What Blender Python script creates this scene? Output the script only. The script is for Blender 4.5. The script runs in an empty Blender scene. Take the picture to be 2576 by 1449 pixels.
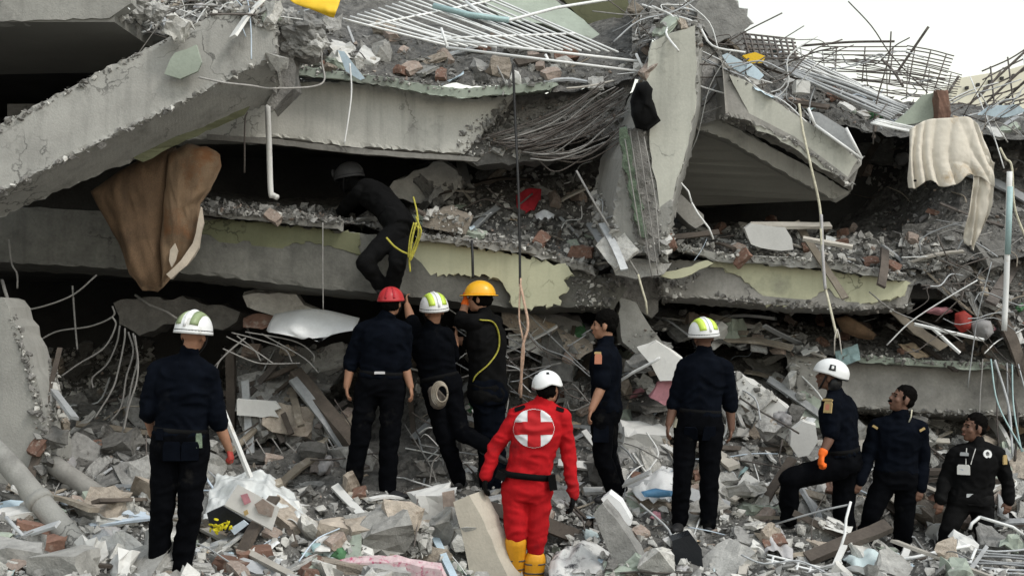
import bpy, bmesh, math, random
import numpy as np
from mathutils import Vector, Matrix, noise
from mathutils.bvhtree import BVHTree
random.seed(11)
R = math.radians
S = bpy.context.scene
COL = S.collection
# ------------------------------------------------------------ camera, sky, sun, exposure
F, CX, CY, CZ, PITCH = 3400.0, 1288.0, 724.5, 1.6, R(2.1)
cam = bpy.data.objects.new('camera', bpy.data.cameras.new('camera'))
COL.objects.link(cam)
cam.location = (0, 0, CZ)
cam.rotation_euler = (math.pi / 2 + PITCH, 0, 0)
cam.data.sensor_width = 36
cam.data.lens = 36 * F / 2576
cam.data.clip_start, cam.data.clip_end = 0.1, 2000
S.camera = cam
SUN_EL, SUN_AZ = 50, 54          # degrees above the horizon; degrees to the right of straight behind the camera
W = bpy.data.worlds.new('World'); S.world = W; W.use_nodes = True
wn, wl = W.node_tree.nodes, W.node_tree.links
bg = wn['Background']
sky = wn.new('ShaderNodeTexSky'); sky.sky_type = 'NISHITA'; sky.sun_disc = False
sky.sun_elevation = R(SUN_EL); sky.sun_rotation = R(180 - SUN_AZ)
sky.dust_density = 1; sky.air_density = 2.6; sky.ozone_density = 1.0
hs = wn.new('ShaderNodeHueSaturation'); hs.inputs['Saturation'].default_value = 0.35
wl.new(sky.outputs[0], hs.inputs['Color']); wl.new(hs.outputs[0], bg.inputs['Color'])
bg.inputs['Strength'].default_value = 0.15
sd = bpy.data.lights.new('sun', 'SUN'); sd.energy = 1.05; sd.angle = R(14); sd.color = (1, .96, .9)
sun = bpy.data.objects.new('sun', sd); COL.objects.link(sun)
sv = Vector((math.sin(R(SUN_AZ)) * math.cos(R(SUN_EL)), -math.cos(R(SUN_AZ)) * math.cos(R(SUN_EL)), math.sin(R(SUN_EL))))
sun.rotation_euler = sv.to_track_quat('Z', 'Y').to_euler()
sun.location = (4, -6, 12)
S.view_settings.view_transform = 'Standard'; S.view_settings.look = 'None'
S.view_settings.exposure = 0.52; S.view_settings.gamma = 1.0; S.view_settings.use_curve_mapping = False
try:
    S.cycles.use_denoising = True
    S.cycles.max_bounces = 6; S.cycles.diffuse_bounces = 3
except Exception:
    pass

# ------------------------------------------------------------ helpers
_cp, _sp = math.cos(PITCH), math.sin(PITCH)
def P(u, v, d):
    """a point of the place: the photograph's pixel (2576 wide) at depth d metres"""
    x = (u - CX) / F * d; y = (CY - v) / F * d
    return Vector((x, d * _cp - y * _sp, CZ + d * _sp + y * _cp))
def UV(p):
    q = Vector(p) - Vector((0, 0, CZ))
    d = q.y * _cp + q.z * _sp; y = -q.y * _sp + q.z * _cp
    return CX + q.x / d * F, CY - y / d * F, d
def Q(t, d):
    return P(t[0], t[1], t[2] if len(t) > 2 else d)

class MB:
    def __init__(s): s.v, s.f, s.m = [], [], []
    def add(s, vs, fs, mi=0):
        o = len(s.v); s.v += [Vector(v) for v in vs]
        for f in fs: s.f.append([i + o for i in f]); s.m.append(mi)
        return s
    def box(s, c, size, rot=None, mi=0):
        hx, hy, hz = size[0] / 2, size[1] / 2, size[2] / 2
        vs = [Vector((x, y, z)) for x in (-hx, hx) for y in (-hy, hy) for z in (-hz, hz)]
        if rot is not None: vs = [rot @ v for v in vs]
        vs = [v + Vector(c) for v in vs]
        return s.add(vs, [(0, 1, 3, 2), (4, 6, 7, 5), (0, 4, 5, 1), (2, 3, 7, 6), (0, 2, 6, 4), (1, 5, 7, 3)], mi)
    def loft(s, rings, cap=True, mi=0, closed=True):
        n = len(rings[0]); o = len(s.v)
        for r in rings: s.v += [Vector(p) for p in r]
        for i in range(len(rings) - 1):
            for j in range(n if closed else n - 1):
                a, b = o + i * n + j, o + i * n + (j + 1) % n
                s.f.append([a, b, b + n, a + n]); s.m.append(mi)
        if cap and closed:
            s.f.append([o + j for j in range(n)][::-1]); s.m.append(mi)
            s.f.append([o + (len(rings) - 1) * n + j for j in range(n)]); s.m.append(mi)
        return s
    def tube(s, pts, r, n=6, mi=0, flat=1.0):
        pts = [Vector(p) for p in pts]
        rr = r if isinstance(r, (list, tuple)) else [r] * len(pts)
        rings, up = [], None
        for i, p in enumerate(pts):
            t = (pts[min(i + 1, len(pts) - 1)] - pts[max(i - 1, 0)])
            t = t.normalized() if t.length > 1e-9 else Vector((0, 0, 1))
            if up is None: up = Vector((0, 0, 1)) if abs(t.z) < .9 else Vector((0, 1, 0))
            a = t.cross(up)
            a = a.normalized() if a.length > 1e-6 else t.orthogonal().normalized()
            b = a.cross(t).normalized(); up = b
            rings.append([p + (a * math.cos(k * 2 * math.pi / n) + b * math.sin(k * 2 * math.pi / n) * flat) * rr[i] for k in range(n)])
        return s.loft(rings, True, mi)
    def ell(s, c, ax, n=12, m=8, mi=0):
        """ellipsoid with centre c and three axis vectors"""
        c = Vector(c); rings = []
        for i in range(1, m):
            th = math.pi * i / m
            rings.append([c + ax[2] * math.cos(th) + (ax[0] * math.cos(2 * math.pi * k / n) + ax[1] * math.sin(2 * math.pi * k / n)) * math.sin(th) for k in range(n)])
        return s.loft(rings, True, mi)
    def cap(s, a, b, ra, rb, n=10, mi=0):
        """tapered capsule"""
        a, b = Vector(a), Vector(b); t = b - a; L = t.length
        if L < 1e-6: return s
        t /= L; pts, rr = [], []
        for k in (85, 60, 30): pts.append(a - t * ra * math.sin(R(k))); rr.append(ra * math.cos(R(k)))
        for k in (0, .5, 1): pts.append(a + t * L * k); rr.append(ra + (rb - ra) * k)
        for k in (30, 60, 85): pts.append(b + t * rb * math.sin(R(k))); rr.append(rb * math.cos(R(k)))
        return s.tube(pts, rr, n, mi)
    def mesh(s, name, mats, smooth=False, org=None, recalc=True):
        me = bpy.data.meshes.new(name)
        org = org or Vector((0, 0, 0))
        me.from_pydata([tuple(v - org) for v in s.v], [], s.f)
        for m in (mats if isinstance(mats, (list, tuple)) else [mats]): me.materials.append(M[m] if isinstance(m, str) else m)
        me.polygons.foreach_set('material_index', s.m)
        if recalc:
            bm = bmesh.new(); bm.from_mesh(me)
            bmesh.ops.recalc_face_normals(bm, faces=bm.faces[:]); bm.to_mesh(me); bm.free()
        if smooth: me.polygons.foreach_set('use_smooth', [True] * len(me.polygons))
        me.update(); return me
    def build(s, name, mats, parent=None, smooth=False, recalc=True):
        xs = [v.x for v in s.v]; ys = [v.y for v in s.v]; zs = [v.z for v in s.v]
        org = Vector(((min(xs) + max(xs)) / 2, (min(ys) + max(ys)) / 2, min(zs)))
        return link(name, s.mesh(name, mats, smooth, org, recalc), org, parent)
WLOC = {}
def link(name, me, org, parent=None):
    o = bpy.data.objects.new(name, me); COL.objects.link(o); WLOC[o.name] = Vector(org)
    if parent is not None:
        o.parent = parent; o.location = Vector(org) - WLOC[parent.name]
    else: o.location = org
    return o
def empty(name, loc):
    o = bpy.data.objects.new(name, None); COL.objects.link(o); o.location = loc; o.empty_display_size = .1
    WLOC[o.name] = Vector(loc); return o
def tag(o, label=None, cat=None, group=None, kind=None):
    if label: o['label'] = label
    if cat: o['category'] = cat
    if group: o['group'] = group
    if kind: o['kind'] = kind
    elif cat: o['kind'] = 'thing'
    return o
def crv(pts, n=8):
    """Catmull-Rom through the points"""
    pts = [Vector(p) for p in pts]
    if len(pts) < 3: return pts
    q = [pts[0] * 2 - pts[1]] + pts + [pts[-1] * 2 - pts[-2]]; out = []
    for i in range(1, len(q) - 2):
        a, b, c, e = q[i - 1:i + 3]
        for k in range(n):
            t = k / n
            out.append(.5 * ((2 * b) + (c - a) * t + (2 * a - 5 * b + 4 * c - e) * t * t + (3 * b - a - 3 * c + e) * t ** 3))
    return out + [pts[-1]]
def cable(name, pts, r, m, label=None, cat=None, d=12, n=5, sm=8, parent=None, group=None):
    o = MB().tube(crv([Q(p, d) for p in pts], sm), r, n).build(name, m, parent, True)
    return tag(o, label, cat, group)

# ------------------------------------------------------------ materials
M = {}
def mat(name, col, rough=.88, var=.3, scale=3.0, fine=45.0, bump=.5, streak=0.0, stain=None, stain_amt=.5, stain_scale=1.3,
        rnd=.0, crack=0.0, metal=0.0, dist=.012, weave=0.0, alpha=1.0, spec=.35, trans=0.0):
    m = bpy.data.materials.new(name); m.use_nodes = True; M[name] = m
    n, l = m.node_tree.nodes, m.node_tree.links
    b = n['Principled BSDF']; b.inputs['Roughness'].default_value = rough; b.inputs['Metallic'].default_value = metal
    b.inputs['Specular IOR Level'].default_value = spec
    if alpha < 1: b.inputs['Alpha'].default_value = alpha
    if trans: b.inputs['Transmission Weight'].default_value = trans
    tc = n.new('ShaderNodeTexCoord'); oi = n.new('ShaderNodeObjectInfo')
    off = n.new('ShaderNodeVectorMath'); off.operation = 'MULTIPLY_ADD'
    l.new(oi.outputs['Random'], off.inputs[0]); off.inputs[1].default_value = (37, 53, 71); l.new(tc.outputs['Object'], off.inputs[2])
    def nz(sc, det=7, ro=.6, vec=None):
        k = n.new('ShaderNodeTexNoise'); k.inputs['Scale'].default_value = sc; k.inputs['Detail'].default_value = det
        k.inputs['Roughness'].default_value = ro; l.new(vec or off.outputs[0], k.inputs['Vector']); return k.outputs['Fac']
    def mixc(f, a, c, mode='MIX'):
        k = n.new('ShaderNodeMix'); k.data_type = 'RGBA'; k.blend_type = mode
        for s_, x in ((0, f), (6, a), (7, c)):
            if isinstance(x, bpy.types.NodeSocket): l.new(x, k.inputs[s_])
            else: k.inputs[s_].default_value = x if s_ == 0 else (*x[:3], 1)
        return k.outputs[2]
    def ramp(f, a, c):
        k = n.new('ShaderNodeMapRange'); k.inputs[1].default_value = a; k.inputs[2].default_value = c; l.new(f, k.inputs[0]); return k.outputs[0]
    n1 = nz(scale); n2 = nz(fine, 4)
    lo = [c * (1 - var) for c in col]; hi = [min(1, c * (1 + var)) for c in col]
    c = mixc(ramp(n1, .3, .7), lo, hi)
    if stain is not None:
        c = mixc(ramp(nz(stain_scale, 9, .68), .5 + .12 * (1 - stain_amt), .62 + .1 * (1 - stain_amt)), c, stain)
    if streak:
        mp = n.new('ShaderNodeMapping'); mp.inputs['Scale'].default_value = (9, 9, .55); l.new(off.outputs[0], mp.inputs[0])
        sf = n.new('ShaderNodeMath'); sf.operation = 'MULTIPLY'; sf.inputs[1].default_value = streak
        l.new(ramp(nz(1.0, 6, .6, mp.outputs[0]), .5, .68), sf.inputs[0])
        c = mixc(sf.outputs[0], c, [x * .45 for x in col])
    if crack:
        dv = n.new('ShaderNodeVectorMath'); dv.operation = 'MULTIPLY_ADD'
        wv = n.new('ShaderNodeTexNoise'); wv.inputs['Scale'].default_value = 5; wv.inputs['Detail'].default_value = 5; l.new(off.outputs[0], wv.inputs['Vector'])
        l.new(wv.outputs['Color'], dv.inputs[0]); dv.inputs[1].default_value = (.5, .5, .5); l.new(off.outputs[0], dv.inputs[2])
        vo = n.new('ShaderNodeTexVoronoi'); vo.feature = 'DISTANCE_TO_EDGE'; vo.inputs['Scale'].default_value = 1.5; l.new(dv.outputs[0], vo.inputs['Vector'])
        k = n.new('ShaderNodeMath'); k.operation = 'MULTIPLY'; l.new(ramp(vo.outputs['Distance'], .016, .004), k.inputs[0]); l.new(ramp(nz(1.1, 3), .5, .58), k.inputs[1])
        k2 = n.new('ShaderNodeMath'); k2.operation = 'MULTIPLY'; l.new(k.outputs[0], k2.inputs[0]); k2.inputs[1].default_value = crack
        c = mixc(k2.outputs[0], c, [x * .25 for x in col])
    g = ramp(n2, .2, .8)
    k = n.new('ShaderNodeMapRange'); k.inputs[3].default_value = 1 - var * .7; k.inputs[4].default_value = 1 + var * .5; l.new(g, k.inputs[0])
    c = mixc(1.0, c, k.outputs[0], 'MULTIPLY')
    if rnd:
        k = n.new('ShaderNodeMapRange'); k.inputs[3].default_value = 1 - rnd; k.inputs[4].default_value = 1 + rnd; l.new(oi.outputs['Random'], k.inputs[0])
        c = mixc(1.0, c, k.outputs[0], 'MULTIPLY')
    l.new(c, b.inputs['Base Color'])
    ad = n.new('ShaderNodeMath'); ad.operation = 'MULTIPLY_ADD'; l.new(n2, ad.inputs[0]); ad.inputs[1].default_value = .35; l.new(n1, ad.inputs[2])
    bp = n.new('ShaderNodeBump'); bp.inputs['Strength'].default_value = bump; bp.inputs['Distance'].default_value = dist
    l.new(ad.outputs[0], bp.inputs['Height']); l.new(bp.outputs[0], b.inputs['Normal'])
    return m
mat('column_plaster', crack=.6, col=(.47, .468, .41), var=.14, scale=1.6, streak=.3, bump=.35, stain=(.27, .275, .24), stain_amt=.45, stain_scale=2.2)
C = dict(stain=(.13, .125, .115))
mat('concrete_light', crack=.8, col=(.295, .29, .268), var=.15, scale=3, fine=60, streak=.3, stain=(.19, .186, .172), stain_amt=.6, stain_scale=1.5, rnd=.06, bump=.7, dist=.015)
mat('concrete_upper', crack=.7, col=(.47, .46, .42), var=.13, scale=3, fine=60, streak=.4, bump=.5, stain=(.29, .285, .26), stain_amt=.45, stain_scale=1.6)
mat('concrete_shade', crack=.7, col=(.125, .122, .108), var=.3, scale=4, fine=38, streak=.3, bump=.7, stain=(.09, .088, .08), stain_amt=.5, stain_scale=2.2)  # darker copy: shade on the middle beam put into the colour
mat('concrete_mid', crack=.8, col=(.255, .245, .224), var=.24, scale=4.5, fine=38, streak=.2, rnd=.1, bump=.6, **C)
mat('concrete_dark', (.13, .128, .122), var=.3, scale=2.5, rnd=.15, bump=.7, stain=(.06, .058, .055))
mat('concrete_broken', (.25, .24, .225), var=.35, scale=9, fine=60, rnd=.18, bump=1.0, dist=.03, stain=(.12, .115, .105), stain_scale=5)
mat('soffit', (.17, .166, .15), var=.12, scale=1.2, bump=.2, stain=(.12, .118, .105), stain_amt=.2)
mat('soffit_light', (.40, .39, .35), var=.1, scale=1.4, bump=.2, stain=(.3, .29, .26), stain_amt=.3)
mat('void_wall', (.045, .044, .042), var=.4, scale=1.5)  # near-black base colour stands in for the unlit depth of the gaps
mat('plaster_yellow', crack=.7, col=(.47, .465, .325), var=.1, scale=1.5, streak=.22, bump=.2, stain=(.30, .295, .22), stain_amt=.3, rnd=.08)
mat('plaster_olive', crack=.7, col=(.135, .137, .08), var=.14, scale=1.5, streak=.2, bump=.25, rnd=.08)
mat('plaster_green', (.33, .37, .31), var=.16, scale=2.5, bump=.35, stain=(.22, .23, .2), rnd=.12)
mat('plaster_white', (.60, .595, .57), var=.1, scale=2.5, bump=.25, stain=(.42, .41, .38), stain_amt=.4, rnd=.12)
mat('chunk_pale', (.46, .45, .42), var=.22, scale=7, fine=50, bump=.8, dist=.02, rnd=.36, stain=(.27, .26, .235), stain_scale=4)
mat('chunk_grey', (.30, .295, .28), var=.25, scale=7, fine=50, bump=.9, dist=.02, rnd=.36, stain=(.17, .165, .155), stain_scale=4)
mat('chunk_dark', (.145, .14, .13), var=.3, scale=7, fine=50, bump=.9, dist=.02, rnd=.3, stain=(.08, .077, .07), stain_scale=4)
mat('chunk_warm', (.36, .31, .255), var=.25, scale=7, fine=50, bump=.9, dist=.02, rnd=.36, stain=(.22, .18, .14), stain_scale=4)
mat('gravel', (.14, .135, .125), var=.55, scale=14, fine=70, bump=1.0, dist=.05, stain=(.06, .057, .053), stain_scale=6)
mat('brick', (.20, .115, .085), var=.25, scale=9, bump=.7, rnd=.25, stain=(.36, .31, .26), stain_scale=5, stain_amt=.6)
mat('brick_dusty', (.32, .255, .215), var=.25, scale=9, bump=.7, rnd=.2, stain=(.4, .37, .33), stain_scale=5, stain_amt=.7)
mat('wood', (.25, .215, .17), var=.25, scale=6, bump=.5, rnd=.25, stain=(.4, .37, .32), stain_scale=3)
mat('wood_dark', (.085, .07, .058), var=.3, scale=6, bump=.5, rnd=.3)
mat('wood_pale', (.43, .40, .35), var=.16, scale=5, bump=.4, rnd=.15)
mat('metal_white', (.74, .745, .73), rough=.5, var=.08, scale=8, bump=.1, rnd=.1, stain=(.5, .46, .4), stain_scale=6, stain_amt=.2)
mat('metal_grey', (.36, .37, .375), rough=.5, var=.2, scale=8, bump=.2, rnd=.25)
mat('metal_blue', (.46, .53, .6), rough=.4, var=.15, scale=5, bump=.15, rnd=.15)
mat('rebar', (.115, .1, .09), rough=.8, var=.3, scale=20, bump=.5, rnd=.3)
mat('rebar_pale', (.27, .26, .245), rough=.8, var=.2, scale=20, bump=.5, rnd=.2)
mat('black_cable', (.02, .02, .02), rough=.6, var=.2)
mat('rope_cream', (.55, .52, .40), var=.2, scale=30, bump=.6)
mat('rope_yellow', (.42, .38, .06), var=.25, scale=30, bump=.6)
mat('rope_orange', (.5, .34, .25), var=.3, scale=30, bump=.6)
mat('navy', (.0026, .0032, .0047), stain=(.009,.0095,.0105), stain_amt=.25, stain_scale=3.5, rough=.9, var=.35, scale=9, fine=220, bump=.35, dist=.01, spec=.04)
mat('navy_trousers', (.0023, .0026, .0036), stain=(.014,.0135,.013), stain_amt=.25, stain_scale=3.5, rough=.9, var=.35, scale=9, fine=220, bump=.35, dist=.01, spec=.04)
mat('navy_blue', (.003, .0042, .0074), stain=(.008,.009,.012), stain_amt=.25, stain_scale=3.5, rough=.9, var=.35, scale=9, fine=220, bump=.35, dist=.01, spec=.04)
mat('black_cloth', (.0026, .0026, .0028), stain=(.008,.008,.008), stain_amt=.25, stain_scale=3.5, rough=.9, var=.3, scale=9, fine=200, bump=.3, spec=.15)
mat('cloth_print', (.56, .56, .54), var=.15, bump=.4, stain=(.04, .04, .045), stain_scale=7, stain_amt=.75)
mat('cream_concrete', (.47, .43, .36), var=.14, scale=4, bump=.5, stain=(.33, .29, .24), stain_amt=.4, stain_scale=4)
mat('mattress_lit', (.19, .125, .075), var=.35, scale=3, fine=90, bump=.5, streak=.6, stain=(.17, .075, .03), stain_scale=2.2, stain_amt=.6)  # paler copy for the right half: light falling there is in the colour
mat('red_suit', (.41, .008, .012), stain=(.21, .012, .014), stain_amt=.35, stain_scale=2.6, rough=.85, var=.2, scale=9, fine=220, bump=.35, dist=.012, spec=.15)
mat('red_cross', (.43, .009, .013), rough=.8, var=.06, bump=.1)
mat('white_cloth', (.68, .68, .69), rough=.85, var=.1, bump=.2)
mat('boot_yellow', (.72, .33, .018), rough=.55, var=.12, scale=8, bump=.2)
mat('boot_black', (.015, .015, .016), rough=.6, var=.3, bump=.2)
mat('skin', (.30, .155, .095), rough=.6, var=.12, scale=10, bump=.15)
mat('skin_dark', (.13, .066, .043), rough=.6, var=.12, scale=10, bump=.15)
mat('lip', (.2, .08, .06), rough=.5, var=.1)
mat('hair', (.005, .0045, .0042), rough=.95, var=.4, scale=60, bump=.9, spec=.03)
mat('eye', (.012, .01, .01), rough=.25, var=.1)
mat('helmet_white', (.76, .765, .76), rough=.42, var=.06, scale=6, bump=.06, spec=.4, stain=(.5, .49, .45), stain_amt=.3, stain_scale=7)
mat('helmet_shaded', (.05, .05, .052), rough=.6, var=.2)  # white shell darkened: shade of the gap put into the colour
mat('helmet_lime', (.55, .72, .10), rough=.35, var=.06, bump=.05)
mat('helmet_olive', (.26, .32, .17), rough=.4, var=.08, bump=.05)
mat('helmet_black', (.012, .012, .013), rough=.4, var=.1, bump=.05)
mat('helmet_red', (.44, .03, .035), rough=.35, var=.1, bump=.1)
mat('helmet_yellow', (.82, .42, .02), rough=.32, var=.05, bump=.05, spec=.5)
mat('glove_orange', (.82, .14, .012), rough=.7, var=.12, bump=.2)
mat('glove_red', (.35, .045, .035), rough=.7, var=.15, bump=.2)
mat('gold', (.42, .30, .13), rough=.6, var=.15, bump=.1)
mat('orange_patch', (.5, .2, .12), rough=.7, var=.15)
mat('plastic_clear', (.72, .74, .73), rough=.3, var=.08, scale=4, bump=.3, alpha=.72, spec=.5)
mat('plastic_white', (.72, .73, .73), rough=.4, var=.1, scale=4, bump=.4, rnd=.1)
mat('plastic_blue', (.12, .3, .5), rough=.35, var=.15, bump=.3)
mat('sheet_blue', (.5, .61, .68), rough=.5, var=.15, scale=5, bump=.3, rnd=.12)
mat('sheet_teal', (.36, .5, .5), rough=.5, var=.15, scale=5, bump=.2, rnd=.1)
mat('cloth_cream', (.60, .555, .475), var=.12, scale=3, fine=150, bump=.3, stain=(.42, .32, .2), stain_scale=2.2, stain_amt=.35)
mat('cloth_grey', (.34, .33, .33), var=.2, scale=4, fine=150, bump=.4, rnd=.3)
mat('cloth_teal', (.5, .58, .58), var=.12, scale=4, fine=150, bump=.3)
mat('cloth_pink', (.52, .24, .27), var=.2, scale=8, bump=.4, rnd=.2)
mat('cloth_red', (.36, .02, .03), var=.2, scale=8, bump=.4)
mat('mattress', (.125, .078, .045), var=.45, scale=3.2, fine=90, bump=.5, streak=.7, stain=(.12, .075, .045), stain_scale=2.4, stain_amt=.6)
mat('mattress_pale', (.5, .43, .35), var=.2, scale=4, bump=.4)
mat('yellow_panel', (.72, .46, .02), rough=.5, var=.1, scale=3, bump=.1)
mat('paper', (.66, .65, .62), rough=.8, var=.1, scale=5, bump=.1, rnd=.15)
mat('paper_tan', (.5, .39, .27), rough=.8, var=.15, scale=5, bump=.1, rnd=.2)
mat('paper_grey', (.42, .43, .44), rough=.7, var=.15, scale=5, bump=.1, rnd=.3)
mat('flower_yellow', (.62, .54, .02), var=.2, scale=20)
mat('terrazzo', (.55, .42, .43), var=.2, scale=14, bump=.2, stain=(.42, .06, .14), stain_scale=22, stain_amt=.75)
mat('green_dull', (.13, .17, .12), var=.4, scale=12, bump=.9, dist=.03)
mat('green_stuff', (.07, .17, .08), var=.3, scale=8)
mat('screen_dark', (.02, .022, .025), rough=.25, var=.2)
mat('far_wall', (.74, .71, .58), var=.06, scale=.4, bump=.05)
mat('ground_far', (.2, .19, .17), var=.2, scale=.3)
# ------------------------------------------------------------ shapes traced at their own depth
def resample(pts, step, jag, rng):
    out = []
    n = len(pts); nm = Vector()
    for i in range(n): nm += (pts[i] - pts[0]).cross(pts[(i + 1) % n] - pts[0])
    nm = nm.normalized() if nm.length > 1e-9 else Vector((0, 1, 0))
    for i in range(n):
        a, b = pts[i], pts[(i + 1) % n]; e = b - a; L = e.length; k = max(1, int(L / step))
        for j in range(k):
            p = a + e * (j / k)
            if j and jag:
                q = Vector((rng.uniform(-1, 1), rng.uniform(-1, 1), rng.uniform(-1, 1))); p = p + (q - nm * q.dot(nm)) * jag * min(1, L / .2)
            out.append(p)
    return out
def prism(poly, d, thick, jag=.012, step=.07, dirv=(0, 1, 0), mi=0, mb=None, seed=1, side=None):
    """a slab whose face is the outline at depth d and that runs back by thick along dirv"""
    rng = random.Random(seed)
    mb = mb or MB()
    pts = resample([Q(t, d) for t in poly], step, jag, rng)
    dv = Vector(dirv).normalized() * thick
    back = [p + dv + Vector((rng.uniform(-1, 1), rng.uniform(-1, 1), rng.uniform(-1, 1))) * jag for p in pts]
    o = len(mb.v); n = len(pts)
    mb.v += pts + back
    from mathutils.geometry import tessellate_polygon
    for t in tessellate_polygon([pts]):
        mb.f.append([o + i for i in t]); mb.m.append(mi)
        mb.f.append([o + n + i for i in reversed(t)]); mb.m.append(mi)
    for i in range(n):
        j = (i + 1) % n
        mb.f.append([o + i, o + j, o + n + j, o + n + i]); mb.m.append(mi if side is None else side)
    return mb
def slab(name, poly, d, thick, m, label=None, cat=None, parent=None, group=None, **k):
    o = prism(poly, d, thick, **k).build(name, m, parent)
    return tag(o, label, cat, group)
def beam(secs, nsub=14, jit=.006, seed=1, rough_end=0.0):
    """a beam through cross-sections of 4 points each (u,v,d)"""
    rng = random.Random(seed); rings = []
    secs = [[Q(p, 12) for p in s] for s in secs]; nsub = int(nsub * 1.6)
    for i in range(len(secs) - 1):
        for k in range(nsub + (1 if i == len(secs) - 2 else 0)):
            t = k / nsub; ring = []
            base = [secs[i][j].lerp(secs[i + 1][j], t) for j in range(4)]
            for j in range(4):
                for q in (0, .07, .93):
                    p = base[j].lerp(base[(j + 1) % 4], q)
                    a = jit * 2.0 if q == 0 else 0
                    ring.append(p + Vector((rng.uniform(-1, 1), rng.uniform(-1, 1), rng.uniform(-1, 1))) * a)
            rings.append(ring)
    if rough_end:
        for r in (rings[0], rings[-1]):
            for i in range(len(r)): r[i] = r[i] + Vector((rng.uniform(-1, 1), rng.uniform(-1, 1), rng.uniform(-1, 1))) * rough_end
    return MB().loft(rings)
def sheet(rows, nu, nv, amp, freq=2.5, seed=0, up=(0, -.3, 1)):
    """a bumpy sheet through rows of points (each row a polyline of (u,v,d)); returns an MB"""
    def along(pl, t):
        x = t * (len(pl) - 1); i = min(int(x), len(pl) - 2); return pl[i].lerp(pl[i + 1], x - i)
    rows = [[Q(p, 12) for p in r] for r in rows]; g = []
    upv = Vector(up).normalized()
    for j in range(nv + 1):
        y = j / nv * (len(rows) - 1); i = min(int(y), len(rows) - 2); f = y - i; row = []
        for a in range(nu + 1):
            p = along(rows[i], a / nu).lerp(along(rows[i + 1], a / nu), f)
            h = noise.fractal(p * freq + Vector((seed * 7.3, 0, 0)), .9, 2.1, 4)
            row.append(p + upv * amp * h)
        g.append(row)
    return MB().loft(g, cap=False, closed=False)
BASE = []
def base(o): BASE.append(o); return o
def pillow(poly, d, thick, rings=6, wr=.0, step=.05, seed=0, mb=None, mi=0, freq=7, zs=1.0):
    """a puffed-up body over the outline, front and back"""
    mb = mb or MB(); pts = resample([Q(t, d) for t in poly], step, 0, random.Random(seed)); n = len(pts)
    c = sum(pts, Vector()) / n; grid = []
    for sgn in (-1, 1):
        for k in range(rings + 1):
            s_ = 1 - k / rings if sgn < 0 else k / rings
            s2 = max(s_, .02); row = []
            for p in pts:
                q = c.lerp(p, s2); off = sgn * thick * .5 * math.sqrt(max(0, 1 - s2 ** 2.5))
                w = wr * noise.fractal(Vector((q.x + .25 * q.z * (zs < 1), q.y * zs, q.z * zs)) * freq + Vector((seed * 3.1, 0, 0)), .9, 2, 3)
                row.append(q + Vector((w * .4, off + w, w * .5)))
            if not (sgn > 0 and k == 0): grid.append(row)
    grid = grid[::-1] if False else grid
    # order: centre front is built first, rim in the middle, centre back last
    front = grid[:rings + 1][::-1]; back = grid[rings + 1:]
    return mb.loft(front[:-1] + [front[-1]] + back, True, mi) if False else mb.loft(grid[:rings + 1][::-1][:0] + _order(grid, rings), True, mi)
def _order(grid, rings):
    f = grid[:rings + 1]              # outline (s=1) ... centre (s=0), front
    b = grid[rings + 1:]              # near centre ... outline, back
    return f[::-1] + b[::-1]
def cloth(rows, nu, nv, folds=0, amp=.02, wr=.015, thick=.006, seed=0, fdir=(0, 1, 0)):
    """hanging or lying cloth through rows of points; two-sided with a small thickness"""
    def along(pl, t):
        q = crv(pl, 6) if len(pl) > 2 else pl
        x = t * (len(q) - 1); i = min(int(x), len(q) - 2); return q[i].lerp(q[i + 1], x - i)
    rows = [[Q(p, 12) for p in r] for r in rows]; A, B = [], []
    fd = Vector(fdir).normalized()
    cols = [[along(r, a / nu) for r in rows] for a in range(nu + 1)]
    for j in range(nv + 1):
        ra, rb = [], []
        for a in range(nu + 1):
            p = along(cols[a], j / nv)
            ph = noise.noise(Vector((a / nu * 3, j / nv * 1.5, seed))) * 2.2
            w = amp * math.sin(a / nu * folds * 2 * math.pi + ph * 1.5) * (.3 + 1.5 * abs(noise.noise(Vector((a / nu * 2.6, seed * 1.7, 3))))) * (.5 + .8 * j / nv) if folds else 0
            w += wr * noise.fractal(p * 6 + Vector((seed * 5.7, 0, 0)), .9, 2, 3)
            q = p + fd * w
            if folds and j > nv * .6: q = q + Vector((0, 0, .05 * noise.noise(Vector((a / nu * 5, seed, 9))))) * (j / nv - .6) / .4
            ra.append(q); rb.append(q + fd * thick)
        A.append(ra + rb[::-1])
    return MB().loft(A, cap=True)
def grille(name, c, n, r, m, label, cat='grille', frame=None, fr=None, cross=0, d=13, sag=0.0, group=None):
    """a window grille: bars run from edge c0-c3 to edge c1-c2"""
    c = [Q(p, d) for p in c]; root = empty(name, (c[0] + c[1] + c[2] + c[3]) / 4); tag(root, label, cat, group)
    for i in range(n):
        t = i / max(1, n - 1); a, b = c[0].lerp(c[3], t), c[1].lerp(c[2], t)
        j = Vector((random.uniform(-1, 1), random.uniform(-1, 1), random.uniform(-1, 1))) * sag
        MB().tube(crv([a, a.lerp(b, .5) + j, b], 4), r, 5).build('bar', m, root, True)
    for i in range(cross):
        t = (i + .5) / cross
        MB().tube([c[0].lerp(c[1], t), c[3].lerp(c[2], t)], r * 1.1, 5).build('crossbar', m, root, True)
    if frame:
        for (i, j) in frame: MB().tube([c[i], c[j]], fr or r * 1.8, 6).build('frame_rail', m, root, True)
    return root

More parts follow.
